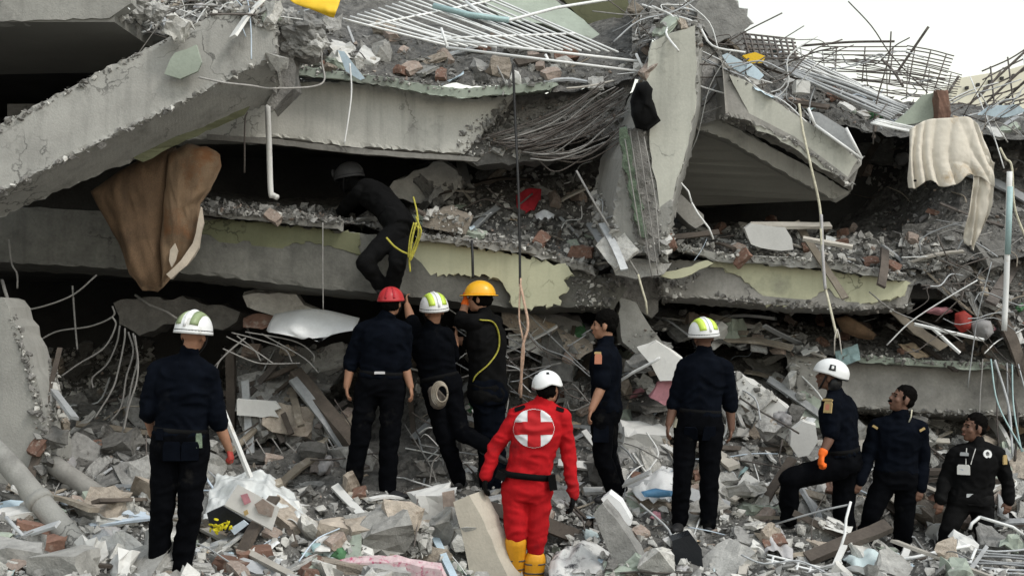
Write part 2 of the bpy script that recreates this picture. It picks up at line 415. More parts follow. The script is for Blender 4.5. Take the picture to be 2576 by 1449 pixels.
# ------------------------------------------------------------ ground
GP = [(-300,1449,8.9),(0,1449,9.0),(0,1300,10),(0,1150,11.4),(200,1430,9.3),(430,1447,9.4),(200,1250,10.8),(300,1150,12),(600,1449,9.6),
 (600,1330,10.5),(650,1240,11.3),(700,1150,12.4),(900,1449,9.9),(900,1320,10.8),(930,1243,11.5),(1150,1222,11.9),(1100,1449,10.2),(1310,1482,10.8),
 (1310,1505,10.3),(1330,1492,10.5),(1250,1492,10.5),(1400,1492,10.55),(1200,1300,11),(1330,1300,11.6),(1540,1252,11.8),(1500,1400,10.6),(1500,1475,10.2),(1740,1340,11.2),(1740,1449,10.4),(1900,1300,11.4),
 (1980,1322,11.5),(2100,1460,10.4),(2150,1400,11.3),(2576,1449,10.4),(2576,1340,11.2),(2265,1400,11.5),(2380,1380,11.5),(2750,1400,11),
 (1600,1150,12.6),(1650,1000,13.4),(1750,900,13.9),(1900,1120,12.6),(1950,950,13.6),(1900,860,14.2),(2050,1150,12.5),(2200,1200,12.7),
 (2400,1180,12.8),(2560,1150,12.9),(2300,1090,13.3),(2300,1000,14.4),(1300,1050,13.3),(1300,900,14.0),(1400,830,14.3),(1500,950,13.5),
 (1100,1130,12.8),(1100,950,14),(900,1130,13),(700,1060,13.6),(500,1050,14),(200,1050,13.5),(100,1000,14.5),(400,950,16),(900,950,16),
 (1500,820,16),(2200,860,16),(1500,1120,12.7),(1380,1130,12.6)]
GPW = [P(*g) for g in GP]
GA = np.array([[g.x, g.y, g.z] for g in GPW])
def gz(x, y):
    d2 = (GA[:, 0] - x) ** 2 + (GA[:, 1] - y) ** 2 + .02
    w = 1 / d2 ** 1.6
    return float((w * GA[:, 2]).sum() / w.sum())
mb = MB(); rows = []
NX, NY = 120, 100
for j in range(NY + 1):
    y = 6.0 + 12.0 * j / NY; row = []
    for i in range(NX + 1):
        x = -8 + 16 * i / NX; p = Vector((x, y, gz(x, y)))
        p.z += .15 * noise.fractal(p * 2.4, .8, 2.1, 5) * min(1, max(.25, (y - 8.4) / 2))
        row.append(p)
    rows.append(row)
mb.loft(rows, cap=False, closed=False)
g = base(mb.build('rubble_ground', 'gravel', None)); tag(g, kind='structure')
gp = MB().box((0, 300, -1.2), (1600, 1200, .2)).build('ground', 'ground_far'); tag(gp, kind='structure')

# ------------------------------------------------------------ the collapsed building: closed dark floors behind the faces
def wbox(name, lo, hi, m, label, cat, kind=None):
    lo, hi = Vector(lo), Vector(hi)
    o = MB().box((lo + hi) / 2, hi - lo).build(name, m); tag(o, label, cat, kind=kind); return base(o)
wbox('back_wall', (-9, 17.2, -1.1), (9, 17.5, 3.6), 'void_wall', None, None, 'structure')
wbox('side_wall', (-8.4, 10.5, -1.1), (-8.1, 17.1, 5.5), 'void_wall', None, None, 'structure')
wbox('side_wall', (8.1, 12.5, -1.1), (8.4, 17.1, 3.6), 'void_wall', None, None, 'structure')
z = P(800, 200, 12.5).z
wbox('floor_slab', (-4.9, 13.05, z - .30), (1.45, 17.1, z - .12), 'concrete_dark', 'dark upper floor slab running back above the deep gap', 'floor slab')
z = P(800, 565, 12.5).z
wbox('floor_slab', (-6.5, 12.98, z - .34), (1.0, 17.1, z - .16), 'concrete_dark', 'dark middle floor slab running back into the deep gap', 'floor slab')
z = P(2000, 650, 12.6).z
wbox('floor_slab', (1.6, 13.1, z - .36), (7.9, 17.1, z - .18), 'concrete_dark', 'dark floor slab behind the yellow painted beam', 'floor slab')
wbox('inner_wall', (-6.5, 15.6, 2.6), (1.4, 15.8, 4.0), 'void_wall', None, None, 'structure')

# top-left slab: fascia, soffit
dt = 11.0
root = empty('roof_slab', P(100, 55, dt)); tag(root, 'big grey roof slab jutting out at the top left with a pale front edge', 'roof slab')
zb = P(0, 56, dt).z; zt = zb + .55
yb = P(0, 186, 13.2).y; yf = P(0, 56, dt).y
xr = P(395, 100, 12).x; xr0 = P(318, 30, dt).x
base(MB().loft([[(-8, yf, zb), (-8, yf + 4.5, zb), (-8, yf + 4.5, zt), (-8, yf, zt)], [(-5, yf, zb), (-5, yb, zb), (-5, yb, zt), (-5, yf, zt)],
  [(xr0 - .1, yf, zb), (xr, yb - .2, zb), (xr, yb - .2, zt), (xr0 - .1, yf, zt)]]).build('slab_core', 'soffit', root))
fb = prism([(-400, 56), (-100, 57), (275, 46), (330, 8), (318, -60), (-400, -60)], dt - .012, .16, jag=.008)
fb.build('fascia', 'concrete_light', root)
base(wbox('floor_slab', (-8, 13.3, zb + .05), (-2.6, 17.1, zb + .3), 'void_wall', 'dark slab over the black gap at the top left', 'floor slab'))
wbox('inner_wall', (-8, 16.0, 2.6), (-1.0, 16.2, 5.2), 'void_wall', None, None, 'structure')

# diagonal beam
droot = empty('fallen_beam', P(0, 540, 10.8)); tag(droot, 'huge broken concrete beam slanting down from upper middle to the left edge', 'beam')
b = beam([[(-330,505,10.55),(-330,650,10.45),(-330,715,10.9),(-330,520,11.1)],[(0,313,10.8),(0,484,10.7),(0,548,11.12),(0,330,11.35)], [(230,192,10.95),(230,368,10.85),(230,446,11.3),(230,215,11.5)],
  [(430,91,11.1),(430,272,11.0),(430,366,11.45),(430,110,11.65)], [(575,20,11.2),(590,190,11.1),(600,296,11.55),(600,50,11.75)], [(690,30,11.25),(697,142,11.15),(716,242,11.6),(720,60,11.8)]],
  12, .007, 3, .05)
base(b.build('beam_body', 'concrete_light', droot))
slab('paint_layer', [(335,398,11.34),(430,345,11.36),(552,285,11.44),(612,262,11.47),(640,250,11.5),(615,290,11.5),(545,322,11.5),(470,352,11.42),(430,371,11.42),(360,408,11.33)], 11.4, .02, 'plaster_olive', parent=droot, jag=.012, dirv=(0,.3,.9))
slab('plaster_flap', [(413,187),(428,150),(440,133),(470,124),(493,113),(507,157),(497,180),(453,199)], 10.93, .045, 'plaster_green', parent=droot, jag=.004, dirv=(0,1,.1))
# edge crumble on the beam's upper edge is added with the loose rubble
slab('beam_end', [(560,30),(640,12),(735,70),(790,60),(805,120),(770,150),(735,140),(742,190),(715,245),(690,275),(670,262),(690,170),(620,80)], 11.5, .3, 'concrete_broken', parent=droot, jag=.035, seed=5)

# upper long beam with its greenish ledge
ur = empty('upper_floor_beam', P(860, 380, 12.6)); tag(ur, 'long pale concrete floor beam across the upper middle with a greenish ledge on top', 'beam')
base(beam([[(420,232,12.55),(420,352,12.5),(420,366,12.95),(420,236,13.0)],[(700,205,12.55),(700,346,12.5),(700,362,12.95),(700,210,13.0)],[(860,208,12.55),(860,366,12.5),(860,382,12.95),(860,212,13.0)],[(1000,222,12.55),(1000,377,12.5),(1000,393,12.95),(1000,226,13.)],
  [(1180,250,12.55),(1168,387,12.5),(1175,402,12.95),(1190,250,13.0)],[(1300,240,12.62),(1215,335,12.6),(1215,352,12.95),(1300,245,13.0)]], 10, .006, 8, .06).build('beam_body', 'concrete_upper', ur))
lb = beam([[(690,160,12.4),(690,184,12.38),(690,190,12.9),(690,165,12.9)],[(859,180,12.36),(859,201,12.35),(859,206,12.9),(859,184,12.9)],[(975,195,12.33),(975,217,12.33),(975,223,12.9),(975,199,12.9)],
  [(1065,213,12.31),(1065,235,12.31),(1065,241,12.9),(1065,218,12.9)],[(1162,224,12.3),(1162,247,12.3),(1162,252,12.9),(1162,228,12.9)],[(1292,213,12.34),(1292,236,12.34),(1292,242,12.9),(1292,218,12.9)],[(1400,206,12.45),(1390,226,12.45),(1390,232,12.9),(1400,210,12.9)]], 8, .006, 4, .03)
base(lb.build('ledge', 'plaster_green', ur))
slab('soffit_strip', [(520,338),(700,350),(860,370),(1000,382),(1170,393),(1210,398),(1200,407),(1000,395),(860,383),(700,364),(520,352)], 12.44, .05, 'concrete_mid', parent=ur, jag=.004, dirv=(0,1,-.05))

# middle long beam, painted, with patches fallen off
mr = empty('middle_floor_beam', P(800, 740, 12.4)); tag(mr, 'long concrete floor beam across the middle with peeling yellow green paint', 'beam')
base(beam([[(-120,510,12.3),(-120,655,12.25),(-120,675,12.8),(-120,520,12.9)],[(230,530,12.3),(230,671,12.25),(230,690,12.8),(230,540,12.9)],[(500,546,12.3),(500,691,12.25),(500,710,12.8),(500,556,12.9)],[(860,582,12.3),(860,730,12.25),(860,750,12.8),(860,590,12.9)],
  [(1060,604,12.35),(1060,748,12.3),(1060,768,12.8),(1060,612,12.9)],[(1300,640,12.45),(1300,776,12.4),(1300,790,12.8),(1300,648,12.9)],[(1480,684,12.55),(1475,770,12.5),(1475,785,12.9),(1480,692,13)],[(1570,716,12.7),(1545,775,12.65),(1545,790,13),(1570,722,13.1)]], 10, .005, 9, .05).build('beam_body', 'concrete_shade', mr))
slab('paint_layer', [(506,550),(700,566),(862,584),(905,590),(905,640),(862,628),(790,612),(735,612),(700,632),(665,634),(640,628),(628,606),(612,605),(600,612),(580,621),(560,612),(530,592),(506,588)], 12.28, .025, 'plaster_olive', parent=mr, jag=.02, seed=3, step=.03)
slab('paint_layer', [(1005,600),(1120,612),(1300,640),(1430,672),(1440,690),(1418,705),(1432,728),(1405,745),(1412,762),(1330,776),(1290,772),(1285,745),(1265,712),(1220,690),(1140,692),(1060,690),(985,700),(985,650)], 12.33, .03, 'plaster_yellow', parent=mr, jag=.022, seed=4, step=.03)
base(beam([[(500,521,12.2),(500,541,12.2),(500,546,12.9),(500,526,12.9)],[(690,539,12.2),(690,560,12.2),(690,565,12.9),(690,544,12.9)],[(862,557,12.2),(862,578,12.2),(862,583,12.9),(862,562,12.9)]], 8, .006, 2, .02).build('ledge', 'concrete_mid', mr))
base(beam([[(1050,588,12.2),(1050,603,12.2),(1050,608,12.9),(1050,592,12.9)],[(1200,603,12.24),(1200,622,12.24),(1200,627,12.9),(1200,608,12.9)],[(1340,618,12.3),(1340,640,12.3),(1340,646,12.9),(1340,622,12.9)],[(1500,672,12.45),(1495,692,12.45),(1500,697,12.9),(1500,676,12.9)]], 8, .012, 6, .03).build('ledge', 'concrete_mid', mr))

# central column
cr = empty('leaning_column', P(1600, 650, 12.3)); tag(cr, 'tall broken concrete column leaning over in the middle with bare core', 'column')
base(beam([[(1655,75,12.2),(1752,48,12.25),(1765,60,12.75),(1660,85,12.8)],[(1632,180,12.15),(1756,160,12.2),(1768,165,12.7),(1620,190,12.8)],[(1612,290,12.1),(1752,265,12.15),(1764,270,12.65),(1560,290,12.8)],[(1570,400,12.1),(1722,395,12.1),(1736,395,12.65),(1512,400,12.8)],[(1545,520,12.1),(1690,522,12.05),(1700,524,12.6),(1490,520,12.8)],[(1540,640,12.1),(1672,652,12.05),(1680,655,12.6),(1495,640,12.8)]], 8, .008, 12, .05).build('column_body', 'concrete_light', cr))
slab('plaster_face', [(1640,108),(1690,84),(1748,64),(1753,160),(1750,264),(1724,385),(1694,490),(1676,566),(1660,568),(1654,480),(1640,400),(1634,335),(1628,250),(1630,160)], 12.06, .03, 'column_plaster', parent=cr, jag=.012, seed=7)
slab('exposed_core', [(1560,330),(1600,320),(1625,345),(1636,430),(1640,520),(1662,585),(1660,660),(1635,655),(1600,600),(1592,500),(1570,420)], 12.05, .08, 'concrete_broken', parent=cr, jag=.03, seed=8, step=.045)
slab('green_core', [(1558,325),(1578,322),(1592,400),(1604,480),(1622,560),(1628,600),(1612,596),(1594,540),(1582,470),(1566,400)], 12.0, .05, 'green_dull', parent=cr, jag=.02, seed=9, step=.04)
for k, (a, b_) in enumerate([((1585,330),(1640,700)),((1603,330),(1655,690)),((1620,345),(1660,640)),((1572,350),(1612,600))]):
    MB().tube(crv([P(*a, 11.98), P((a[0]+b_[0])/2 + random.uniform(-8,8), (a[1]+b_[1])/2, 11.94), P(*b_, 11.96)], 6), .006, 5).build('rebar', 'rebar_pale', cr, True)

# right tilted floor: front beam, soffit rib, soffit
tr = empty('tilted_floor', P(2000, 480, 12.8)); tag(tr, 'fallen floor slab tilting down to the right with pale beam face and shaded underside', 'floor slab')
base(beam([[(1815,150,12.5),(1830,292,12.45),(1800,303,12.9),(1800,160,13.0)],[(1865,198,12.5),(1874,300,12.45),(1862,322,12.9),(1862,205,13.0)],[(2000,283,12.5),(1999,360,12.45),(1990,385,12.9),(2000,290,13.0)],[(2165,398,12.5),(2136,466,12.45),(2140,482,12.9),(2170,402,13.0)]], 10, .006, 21, .05).build('beam_body', 'concrete_mid', tr))
slab('paint_layer', [(1835,190),(1872,203),(2000,287),(2120,368),(2158,402),(2130,455),(2050,412),(1990,368),(1930,335),(1905,330),(1890,300),(1868,255)], 12.46, .025, 'column_plaster', parent=tr, jag=.01, seed=5)
base(beam([[(1735,272,12.9),(1738,318,12.9),(1738,330,13.3),(1738,280,13.3)],[(1830,312,12.9),(1832,352,12.9),(1832,365,13.3),(1832,320,13.3)],[(2000,402,12.9),(1998,448,12.9),(1998,458,13.3),(2000,410,13.3)],[(2138,484,12.9),(2100,504,12.9),(2100,510,13.3),(2138,490,13.3)]], 10, .005, 22, .02).build('soffit_rib', 'concrete_upper', tr))
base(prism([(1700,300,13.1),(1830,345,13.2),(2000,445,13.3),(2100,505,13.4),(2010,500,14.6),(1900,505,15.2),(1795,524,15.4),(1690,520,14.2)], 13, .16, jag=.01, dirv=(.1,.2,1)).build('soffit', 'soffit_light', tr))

# right middle beam
rr = empty('right_floor_beam', P(2040, 770, 12.6)); tag(rr, 'yellow painted floor beam on the right with grey patches where plaster fell off', 'beam')
base(beam([[(1640,655,12.75),(1660,745,12.7),(1660,760,13.1),(1640,660,13.1)],[(1800,655,12.65),(1800,752,12.6),(1800,770,13.1),(1800,660,13.1)],[(2000,672,12.65),(2000,772,12.6),(2000,788,13.1),(2000,680,13.1)],[(2160,690,12.65),(2160,778,12.6),(2160,792,13.1),(2160,700,13.1)],[(2300,708,12.75),(2290,772,12.7),(2290,785,13.1),(2300,715,13.1)]], 10, .006, 31, .05).build('beam_body', 'concrete_mid', rr))
slab('paint_layer', [(1795,656),(1900,664),(2075,682),(2200,698),(2292,712),(2270,745),(2180,762),(2130,772),(2125,755),(2100,745),(2085,725),(2060,735),(2015,772),(1915,766),(1918,742),(1900,728),(1885,712),(1850,690),(1815,672),(1785,672)], 12.61, .03, 'plaster_yellow', parent=rr, jag=.018, seed=6, step=.03)
base(beam([[(1700,612,12.5),(1700,628,12.5),(1700,640,13.1),(1700,620,13.1)],[(1810,638,12.5),(1810,656,12.5),(1810,662,13.1),(1810,640,13.1)],[(2075,650,12.5),(2075,675,12.5),(2075,682,13.1),(2075,655,13.1)],[(2275,690,12.55),(2275,708,12.55),(2275,715,13.1),(2275,694,13.1)]], 8, .01, 32, .03).build('ledge', 'concrete_light', rr))
slab('plaster_piece', [(1650,690),(1700,680),(1780,655),(1795,662),(1740,690),(1690,702)], 12.3, .1, 'plaster_yellow', 'flat yellowish plaster slab lying at the foot of the leaning column', 'slab', jag=.01)
base(slab('broken_slab', [(1500,700),(1560,690),(1600,672),(1680,690),(1668,745),(1640,800),(1600,770),(1560,800),(1510,788)], 12.95, .5, 'concrete_broken', 'crumbled concrete mass joining the two painted floor beams below the column', 'concrete slab', jag=.035, seed=91))
slab('plaster_piece', [(1540,668),(1600,650),(1690,662),(1670,690),(1600,702),(1548,692)], 12.2, .2, 'chunk_grey', 'grey slab at the very foot of the leaning column', 'slab', jag=.02, seed=92)
# right lower beam
lr = empty('lower_floor_beam', P(2300, 1040, 13)); tag(lr, 'grey stained concrete floor beam low on the right behind the bareheaded rescuers', 'beam')
base(beam([[(1990,888,13.1),(2000,1030,13.05),(2000,1050,13.6),(1990,895,13.6)],[(2130,905,13.1),(2130,1022,13.05),(2130,1040,13.6),(2130,910,13.6)],[(2330,922,13.1),(2330,1038,13.05),(2330,1055,13.6),(2330,928,13.6)],[(2580,930,13.1),(2580,1046,13.05),(2580,1062,13.6),(2580,935,13.6)],[(2760,935,13.1),(2760,1050,13.05),(2760,1062,13.6),(2760,940,13.6)]], 9, .007, 41, .06).build('beam_body', 'concrete_mid', lr))
base(beam([[(2120,890,12.95),(2120,906,12.95),(2120,912,13.5),(2120,895,13.5)],[(2330,905,12.95),(2330,922,12.95),(2330,928,13.5),(2330,910,13.5)],[(2760,922,12.95),(2760,940,12.95),(2760,946,13.5),(2760,928,13.5)]], 9, .01, 42, .02).build('ledge', 'plaster_green', lr))
# left column stump and pipes
base(slab('broken_column', [(-80,760),(8,748),(30,800),(62,870),(70,900),(100,980),(118,1060),(126,1160),(115,1230),(-80,1230)], 10.9, .5, 'concrete_light', 'thick pale concrete column stump standing at the left edge', 'column', jag=.012, seed=51))
# tilted pale walls at the top and the far building
base(slab('tilted_wall', [(1165,-40,14.9),(1335,-40,15),(1458,43,14.8),(1530,105,14.5),(1548,132,14.4),(1365,60,14.4),(1262,48,14.5)], 14.6, .15, 'plaster_green', 'pale grey green wall panel tilted behind the long white grille', 'wall panel', jag=.012))
base(slab('tilted_wall', [(1360,-60),(1570,-60),(1582,12),(1535,95),(1457,43)], 15.1, .15, 'plaster_olive', 'olive wall panel leaning behind the leaning column top', 'wall panel', jag=.012))
fbd = slab('distant_building', [(2388,262),(2400,215),(2415,197),(2530,178),(2590,160),(2700,140),(2700,420),(2380,420)], 42, 8, 'far_wall', 'pale cream building far behind the ruin at the right edge', 'building', jag=0)
for (u, v) in ((2432,222),(2460,214),(2490,206),(2520,198),(2550,191)):
    MB().box(P(u, v, 41.93), (.09, .12, .09)).build('wall_hole', 'void_wall', fbd)

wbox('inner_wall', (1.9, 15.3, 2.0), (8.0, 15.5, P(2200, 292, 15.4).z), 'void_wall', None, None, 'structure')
# ------------------------------------------------------------ rubble banks on the floors
def bank(rows, nu, nv, amp, name='rubble_bank', m='gravel', seed=0, freq=3.5):
    o = sheet(rows, nu, nv, amp, freq, seed).build(name, m); tag(o, kind='stuff'); return base(o)
bank([[(690,165,12.45),(859,185,12.4),(1065,217,12.35),(1290,218,12.4),(1400,232,12.6),(1640,200,12.8)],[(690,120,12.9),(859,120,13),(1065,150,13),(1290,160,13),(1400,165,13.1),(1640,150,13.2)],[(690,20,14),(859,15,14.2),(1065,60,14.6),(1290,60,14.8),(1400,100,14.8),(1640,60,14.6)],[(690,-80,15.5),(859,-80,15.5),(1065,-60,16),(1290,-20,16.5),(1400,0,16.5),(1640,-20,16)]], 110, 40, .05, seed=1)
bank([[(270,60,11.7),(420,95,11.75),(560,40,11.8),(760,110,12.0)],[(270,20,12.3),(420,40,12.2),(560,0,12.2),(760,40,12.6)],[(270,-60,13.4),(420,-60,13.4),(560,-80,13.4),(760,-60,14)]], 50, 24, .06, seed=2)
bank([[(1590,130,12.9),(1700,60,12.9),(1790,120,13.0),(1830,170,13.0),(1900,225,13.0),(2000,290,13.0),(2170,330,13.2),(2290,345,13.4),(2600,350,13.4),(2850,350,13.4)],
      [(1590,40,13.5),(1700,10,13.5),(1790,40,13.6),(1830,110,13.6),(1900,150,13.7),(2000,200,13.8),(2170,262,14.0),(2290,290,14.2),(2600,300,14.2),(2850,300,14.2)],
      [(1590,-30,14.2),(1700,-40,14.2),(1790,0,14.2),(1830,50,14.5),(1900,92,15),(2000,140,15.2),(2170,222,15.4),(2290,262,15.4),(2600,275,15.4),(2850,275,15.4)],
      [(1590,100,17),(1700,100,17),(1790,120,17),(1830,180,17),(1900,220,17.3),(2000,260,17.3),(2170,330,17.3),(2290,360,17.3),(2600,360,17.3),(2850,360,17.3)]], 130, 40, .06, seed=3)
bank([[(1030,592,12.4),(1200,610,12.45),(1340,622,12.5),(1510,680,12.7),(1600,690,12.8)],[(1030,570,12.9),(1200,560,13),(1340,560,13),(1510,600,13.2),(1600,600,13.2)],[(1030,480,13.9),(1200,440,14),(1340,420,14),(1510,420,14.2),(1600,420,14.2)],[(1030,420,14.6),(1200,385,14.6),(1340,300,14.4),(1510,260,14.4),(1600,240,14.4)]], 70, 40, .07, seed=4)
bank([[(400,515,12.4),(690,542,12.4),(870,562,12.4),(1040,590,12.4)],[(400,495,13),(690,520,13),(870,540,13),(1040,560,13)],[(400,470,14.5),(690,500,14.5),(870,500,14.5),(1040,480,14.5)]], 60, 20, .035, seed=5)
bank([[(1660,640,12.6),(1800,642,12.6),(2075,655,12.6),(2260,690,12.7),(2420,660,12.9),(2850,640,12.9)],[(1660,600,13.1),(1800,610,13.2),(2075,615,13.2),(2260,640,13.2),(2420,560,13.4),(2850,560,13.4)],[(1660,560,14.5),(1800,570,14.6),(2075,585,14.8),(2260,560,14.4),(2420,430,14),(2850,430,14)],[(1660,540,16.5),(1800,540,16.5),(2075,540,16.5),(2260,420,15.5),(2420,300,14.6),(2850,300,14.6)]], 110, 40, .07, seed=6)
bank([[(1560,800,13.2),(1760,860,13.1),(2000,893,13.0),(2330,912,13.05),(2850,922,13.05)],[(1560,760,13.8),(1760,800,13.8),(2000,845,13.5),(2330,880,13.5),(2850,870,13.4)],[(1560,745,14.5),(1760,770,15),(2000,800,15),(2330,810,14.6),(2500,760,14),(2850,700,13.8)][:5],[(1560,740,16.5),(1760,760,16.8),(2000,780,16.8),(2330,760,15.5),(2850,560,14.2)]], 110, 36, .07, seed=7)
bank([[(2270,700,12.7),(2400,760,12.8),(2500,830,12.9),(2600,920,12.9),(2760,920,12.9)],[(2270,640,13),(2400,660,13),(2500,700,13),(2600,700,13),(2760,700,13)],[(2270,560,13.6),(2400,560,13.6),(2500,560,13.6),(2600,560,13.6),(2760,560,13.6)]], 50, 30, .09, seed=8)
bank([[(1195,405,12.75),(1300,385,12.7),(1450,350,12.6),(1570,330,12.7)],[(1200,330,12.85),(1300,330,12.8),(1450,300,12.75),(1570,270,12.8)],[(1210,255,12.95),(1300,240,12.9),(1450,225,12.9),(1600,190,12.9)]], 50, 26, .05, 'rubble_bank', 'concrete_broken', seed=9, freq=5)
bank([[(1735,300,12.75),(1800,300,12.8),(1885,312,12.85)],[(1745,220,12.85),(1800,200,12.9),(1860,215,12.95)],[(1750,90,13.0),(1800,110,13.1),(1845,150,13.2)]], 24, 34, .07, 'rubble_bank', 'concrete_broken', seed=10, freq=5)
# ------------------------------------------------------------ people
def remeshed(mb, vox, smooth=3, fold=0.0, ffreq=7.0, seed=0, grav=.6):
    me = bpy.data.meshes.new('tmp'); me.from_pydata([tuple(v) for v in mb.v], [], mb.f)
    bm = bmesh.new(); bm.from_mesh(me); bmesh.ops.recalc_face_normals(bm, faces=bm.faces[:]); bm.to_mesh(me); bm.free()
    o = bpy.data.objects.new('tmp', me); COL.objects.link(o)
    md = o.modifiers.new('r', 'REMESH'); md.mode = 'VOXEL'; md.voxel_size = vox
    if smooth:
        sm = o.modifiers.new('s', 'SMOOTH'); sm.iterations = smooth; sm.factor = .5
    dg = bpy.context.evaluated_depsgraph_get()
    out = bpy.data.meshes.new_from_object(o.evaluated_get(dg))
    bpy.data.objects.remove(o); bpy.data.meshes.remove(me)
    if fold:
        n = len(out.vertices); co = np.empty(n * 3); out.vertices.foreach_get('co', co); co = co.reshape(-1, 3)
        no = np.empty(n * 3); out.vertices.foreach_get('normal', no); no = no.reshape(-1, 3)
        off = Vector((seed * 9.1, seed * 3.3, 0)); h = np.empty(n)
        for i in range(n):
            p = Vector(co[i]) * ffreq; p.z *= 1.5
            w = noise.noise_vector(p * .6 + off) * .8
            a = noise.noise(p + w + off)
            h[i] = (1 - abs(a) * 2.4) * .8 + .4 * noise.noise(p * 2.3 + off)
        co += no * (h[:, None] * fold)
        out.vertices.foreach_set('co', co.ravel()); out.update()
    out.polygons.foreach_set('use_smooth', [True] * len(out.polygons))
    return out
def mlink(name, me, m, parent):
    """links a mesh given in world coordinates under parent, with its own base point"""
    me.materials.clear(); me.materials.append(M[m]); me.name = name
    n = len(me.vertices); co = np.empty(n * 3); me.vertices.foreach_get('co', co); co = co.reshape(-1, 3)
    org = Vector((float(co[:, 0].mean()), float(co[:, 1].mean()), float(co[:, 2].min())))
    co -= np.array(org); me.vertices.foreach_set('co', co.ravel()); me.update()
    return link(name, me, org, parent)
def ring(c, lat, fwd, a, b, n=16, ex=2.3):
    out = []
    for k in range(n):
        t = 2 * math.pi * k / n; x, y = math.cos(t), math.sin(t)
        x = math.copysign(abs(x) ** (2 / ex), x); y = math.copysign(abs(y) ** (2 / ex), y)
        out.append(c + lat * (x * a) + fwd * (y * b))
    return out
TORSO = [(-.17, .145, .10), (-.05, .168, .118), (.08, .165, .112), (.22, .148, .1), (.45, .152, .104), (.66, .172, .116), (.82, .172, .108), (.93, .125, .085), (1.0, .07, .066)]
def torso(mb, J, t0, t1, add, wmul=1.0):
    pel, nk = J['pelvis'], J['neck']; mid = pel.lerp(nk, .5) + J.get('bend', Vector())
    l0 = (J['pr'] - J['pl']).normalized(); l1 = (J['sr'] - J['sl']).normalized()
    rings = []
    def spine(t):
        return pel * (1 - t) ** 2 + mid * 2 * t * (1 - t) + nk * t * t if 0 <= t <= 1 else pel + (mid - pel).normalized() * t * (nk - pel).length
    for k in range(25):
        t = t0 + (t1 - t0) * k / 24
        for i in range(len(TORSO) - 1):
            if TORSO[i][0] <= t <= TORSO[i + 1][0] or i == len(TORSO) - 2: break
        f = max(0, min(1, (t - TORSO[i][0]) / (TORSO[i + 1][0] - TORSO[i][0]))); f = f * f * (3 - 2 * f)
        a = TORSO[i][1] + (TORSO[i + 1][1] - TORSO[i][1]) * f; b = TORSO[i][2] + (TORSO[i + 1][2] - TORSO[i][2]) * f
        ax = (spine(t + .02) - spine(t - .02)).normalized()
        lat = l0.lerp(l1, max(0, min(1, t))); lat = (lat - ax * lat.dot(ax)).normalized(); fw = ax.cross(lat).normalized()
        rings.append(ring(spine(t), lat, fw, a * wmul + add, b * wmul + add))
    mb.loft(rings); return mb
def hand(mb, wrist, tip, side, curl=.35, grow=0.0, palm_n=None):
    """palm, four fingers of different lengths bent at the knuckles and a thumb"""
    d = tip - wrist; L = max(.15, min(.19, d.length)); d.normalize()
    pn = Vector(palm_n) if palm_n is not None else Vector((-side, .15, 0))     # the way the palm faces
    pn = (pn - d * pn.dot(d)).normalized(); ac = d.cross(pn).normalized()     # across the palm
    fw = ac if ac.y > 0 else -ac                                              # thumb side: towards the front
    k = L / .185
    pl = []
    for t, a, b in ((-.02, .024, .019), (.02, .03, .018), (.06, .042, .017), (.095, .041, .014)):
        pl.append(ring(wrist + d * t * k, fw, pn, (a + grow) * k, (b + grow) * k, 12))
    mb.loft(pl)
    for i, (o, ln) in enumerate(((.030, .072), (.011, .08), (-.009, .075), (-.028, .06))):
        b0 = wrist + d * (.088 * k) + fw * o * k; cur = curl * (1 + .25 * i)
        d1 = (d * math.cos(cur * .6) + pn * math.sin(cur * .6) + fw * o * 1.5).normalized()
        d2 = (d * math.cos(cur * 1.7) + pn * math.sin(cur * 1.7)).normalized()
        d3 = (d * math.cos(cur * 2.6) + pn * math.sin(cur * 2.6)).normalized()
        p1 = b0 + d1 * ln * .42 * k; p2 = p1 + d2 * ln * .33 * k; p3 = p2 + d3 * ln * .25 * k
        r = (.0092 if i < 3 else .0082) * k + grow
        mb.cap(b0 - d * .015, p1, r * 1.08, r, 8); mb.cap(p1, p2, r, r * .93, 8); mb.cap(p2, p3, r * .93, r * .8, 8)
    t0 = wrist + d * .03 * k + fw * .026 * k; t1 = t0 + (d * .7 + fw * .6 + pn * .25).normalized() * .045 * k
    t2 = t1 + (d * .92 + fw * .1 + pn * .4).normalized() * .034 * k
    mb.cap(t0, t1, .0135 * k + grow, .0108 * k + grow, 8); mb.cap(t1, t2, .0106 * k + grow, .0088 * k + grow, 8)
    return mb
class Head:
    """skull frame: f where the face points, u up, r to its right"""
    def __init__(s, c, yaw, pitch=0, roll=0, k=1.0):
        y, p = R(yaw), R(pitch)
        s.c = Vector(c); s.k = k
        f0 = Vector((-math.sin(y), math.cos(y), 0)); s.f = (f0 * math.cos(p) + Vector((0, 0, 1)) * math.sin(p)).normalized()
        s.r = s.f.cross(Vector((0, 0, 1))).normalized(); s.u = s.r.cross(s.f).normalized()
        if roll:
            q = Matrix.Rotation(R(roll), 3, s.f); s.r = q @ s.r; s.u = q @ s.u
    def w(s, x, y, z): return s.c + (s.r * x + s.f * y + s.u * z) * s.k
    def ax(s, a, b, c): return (s.r * a * s.k, s.f * b * s.k, s.u * c * s.k)
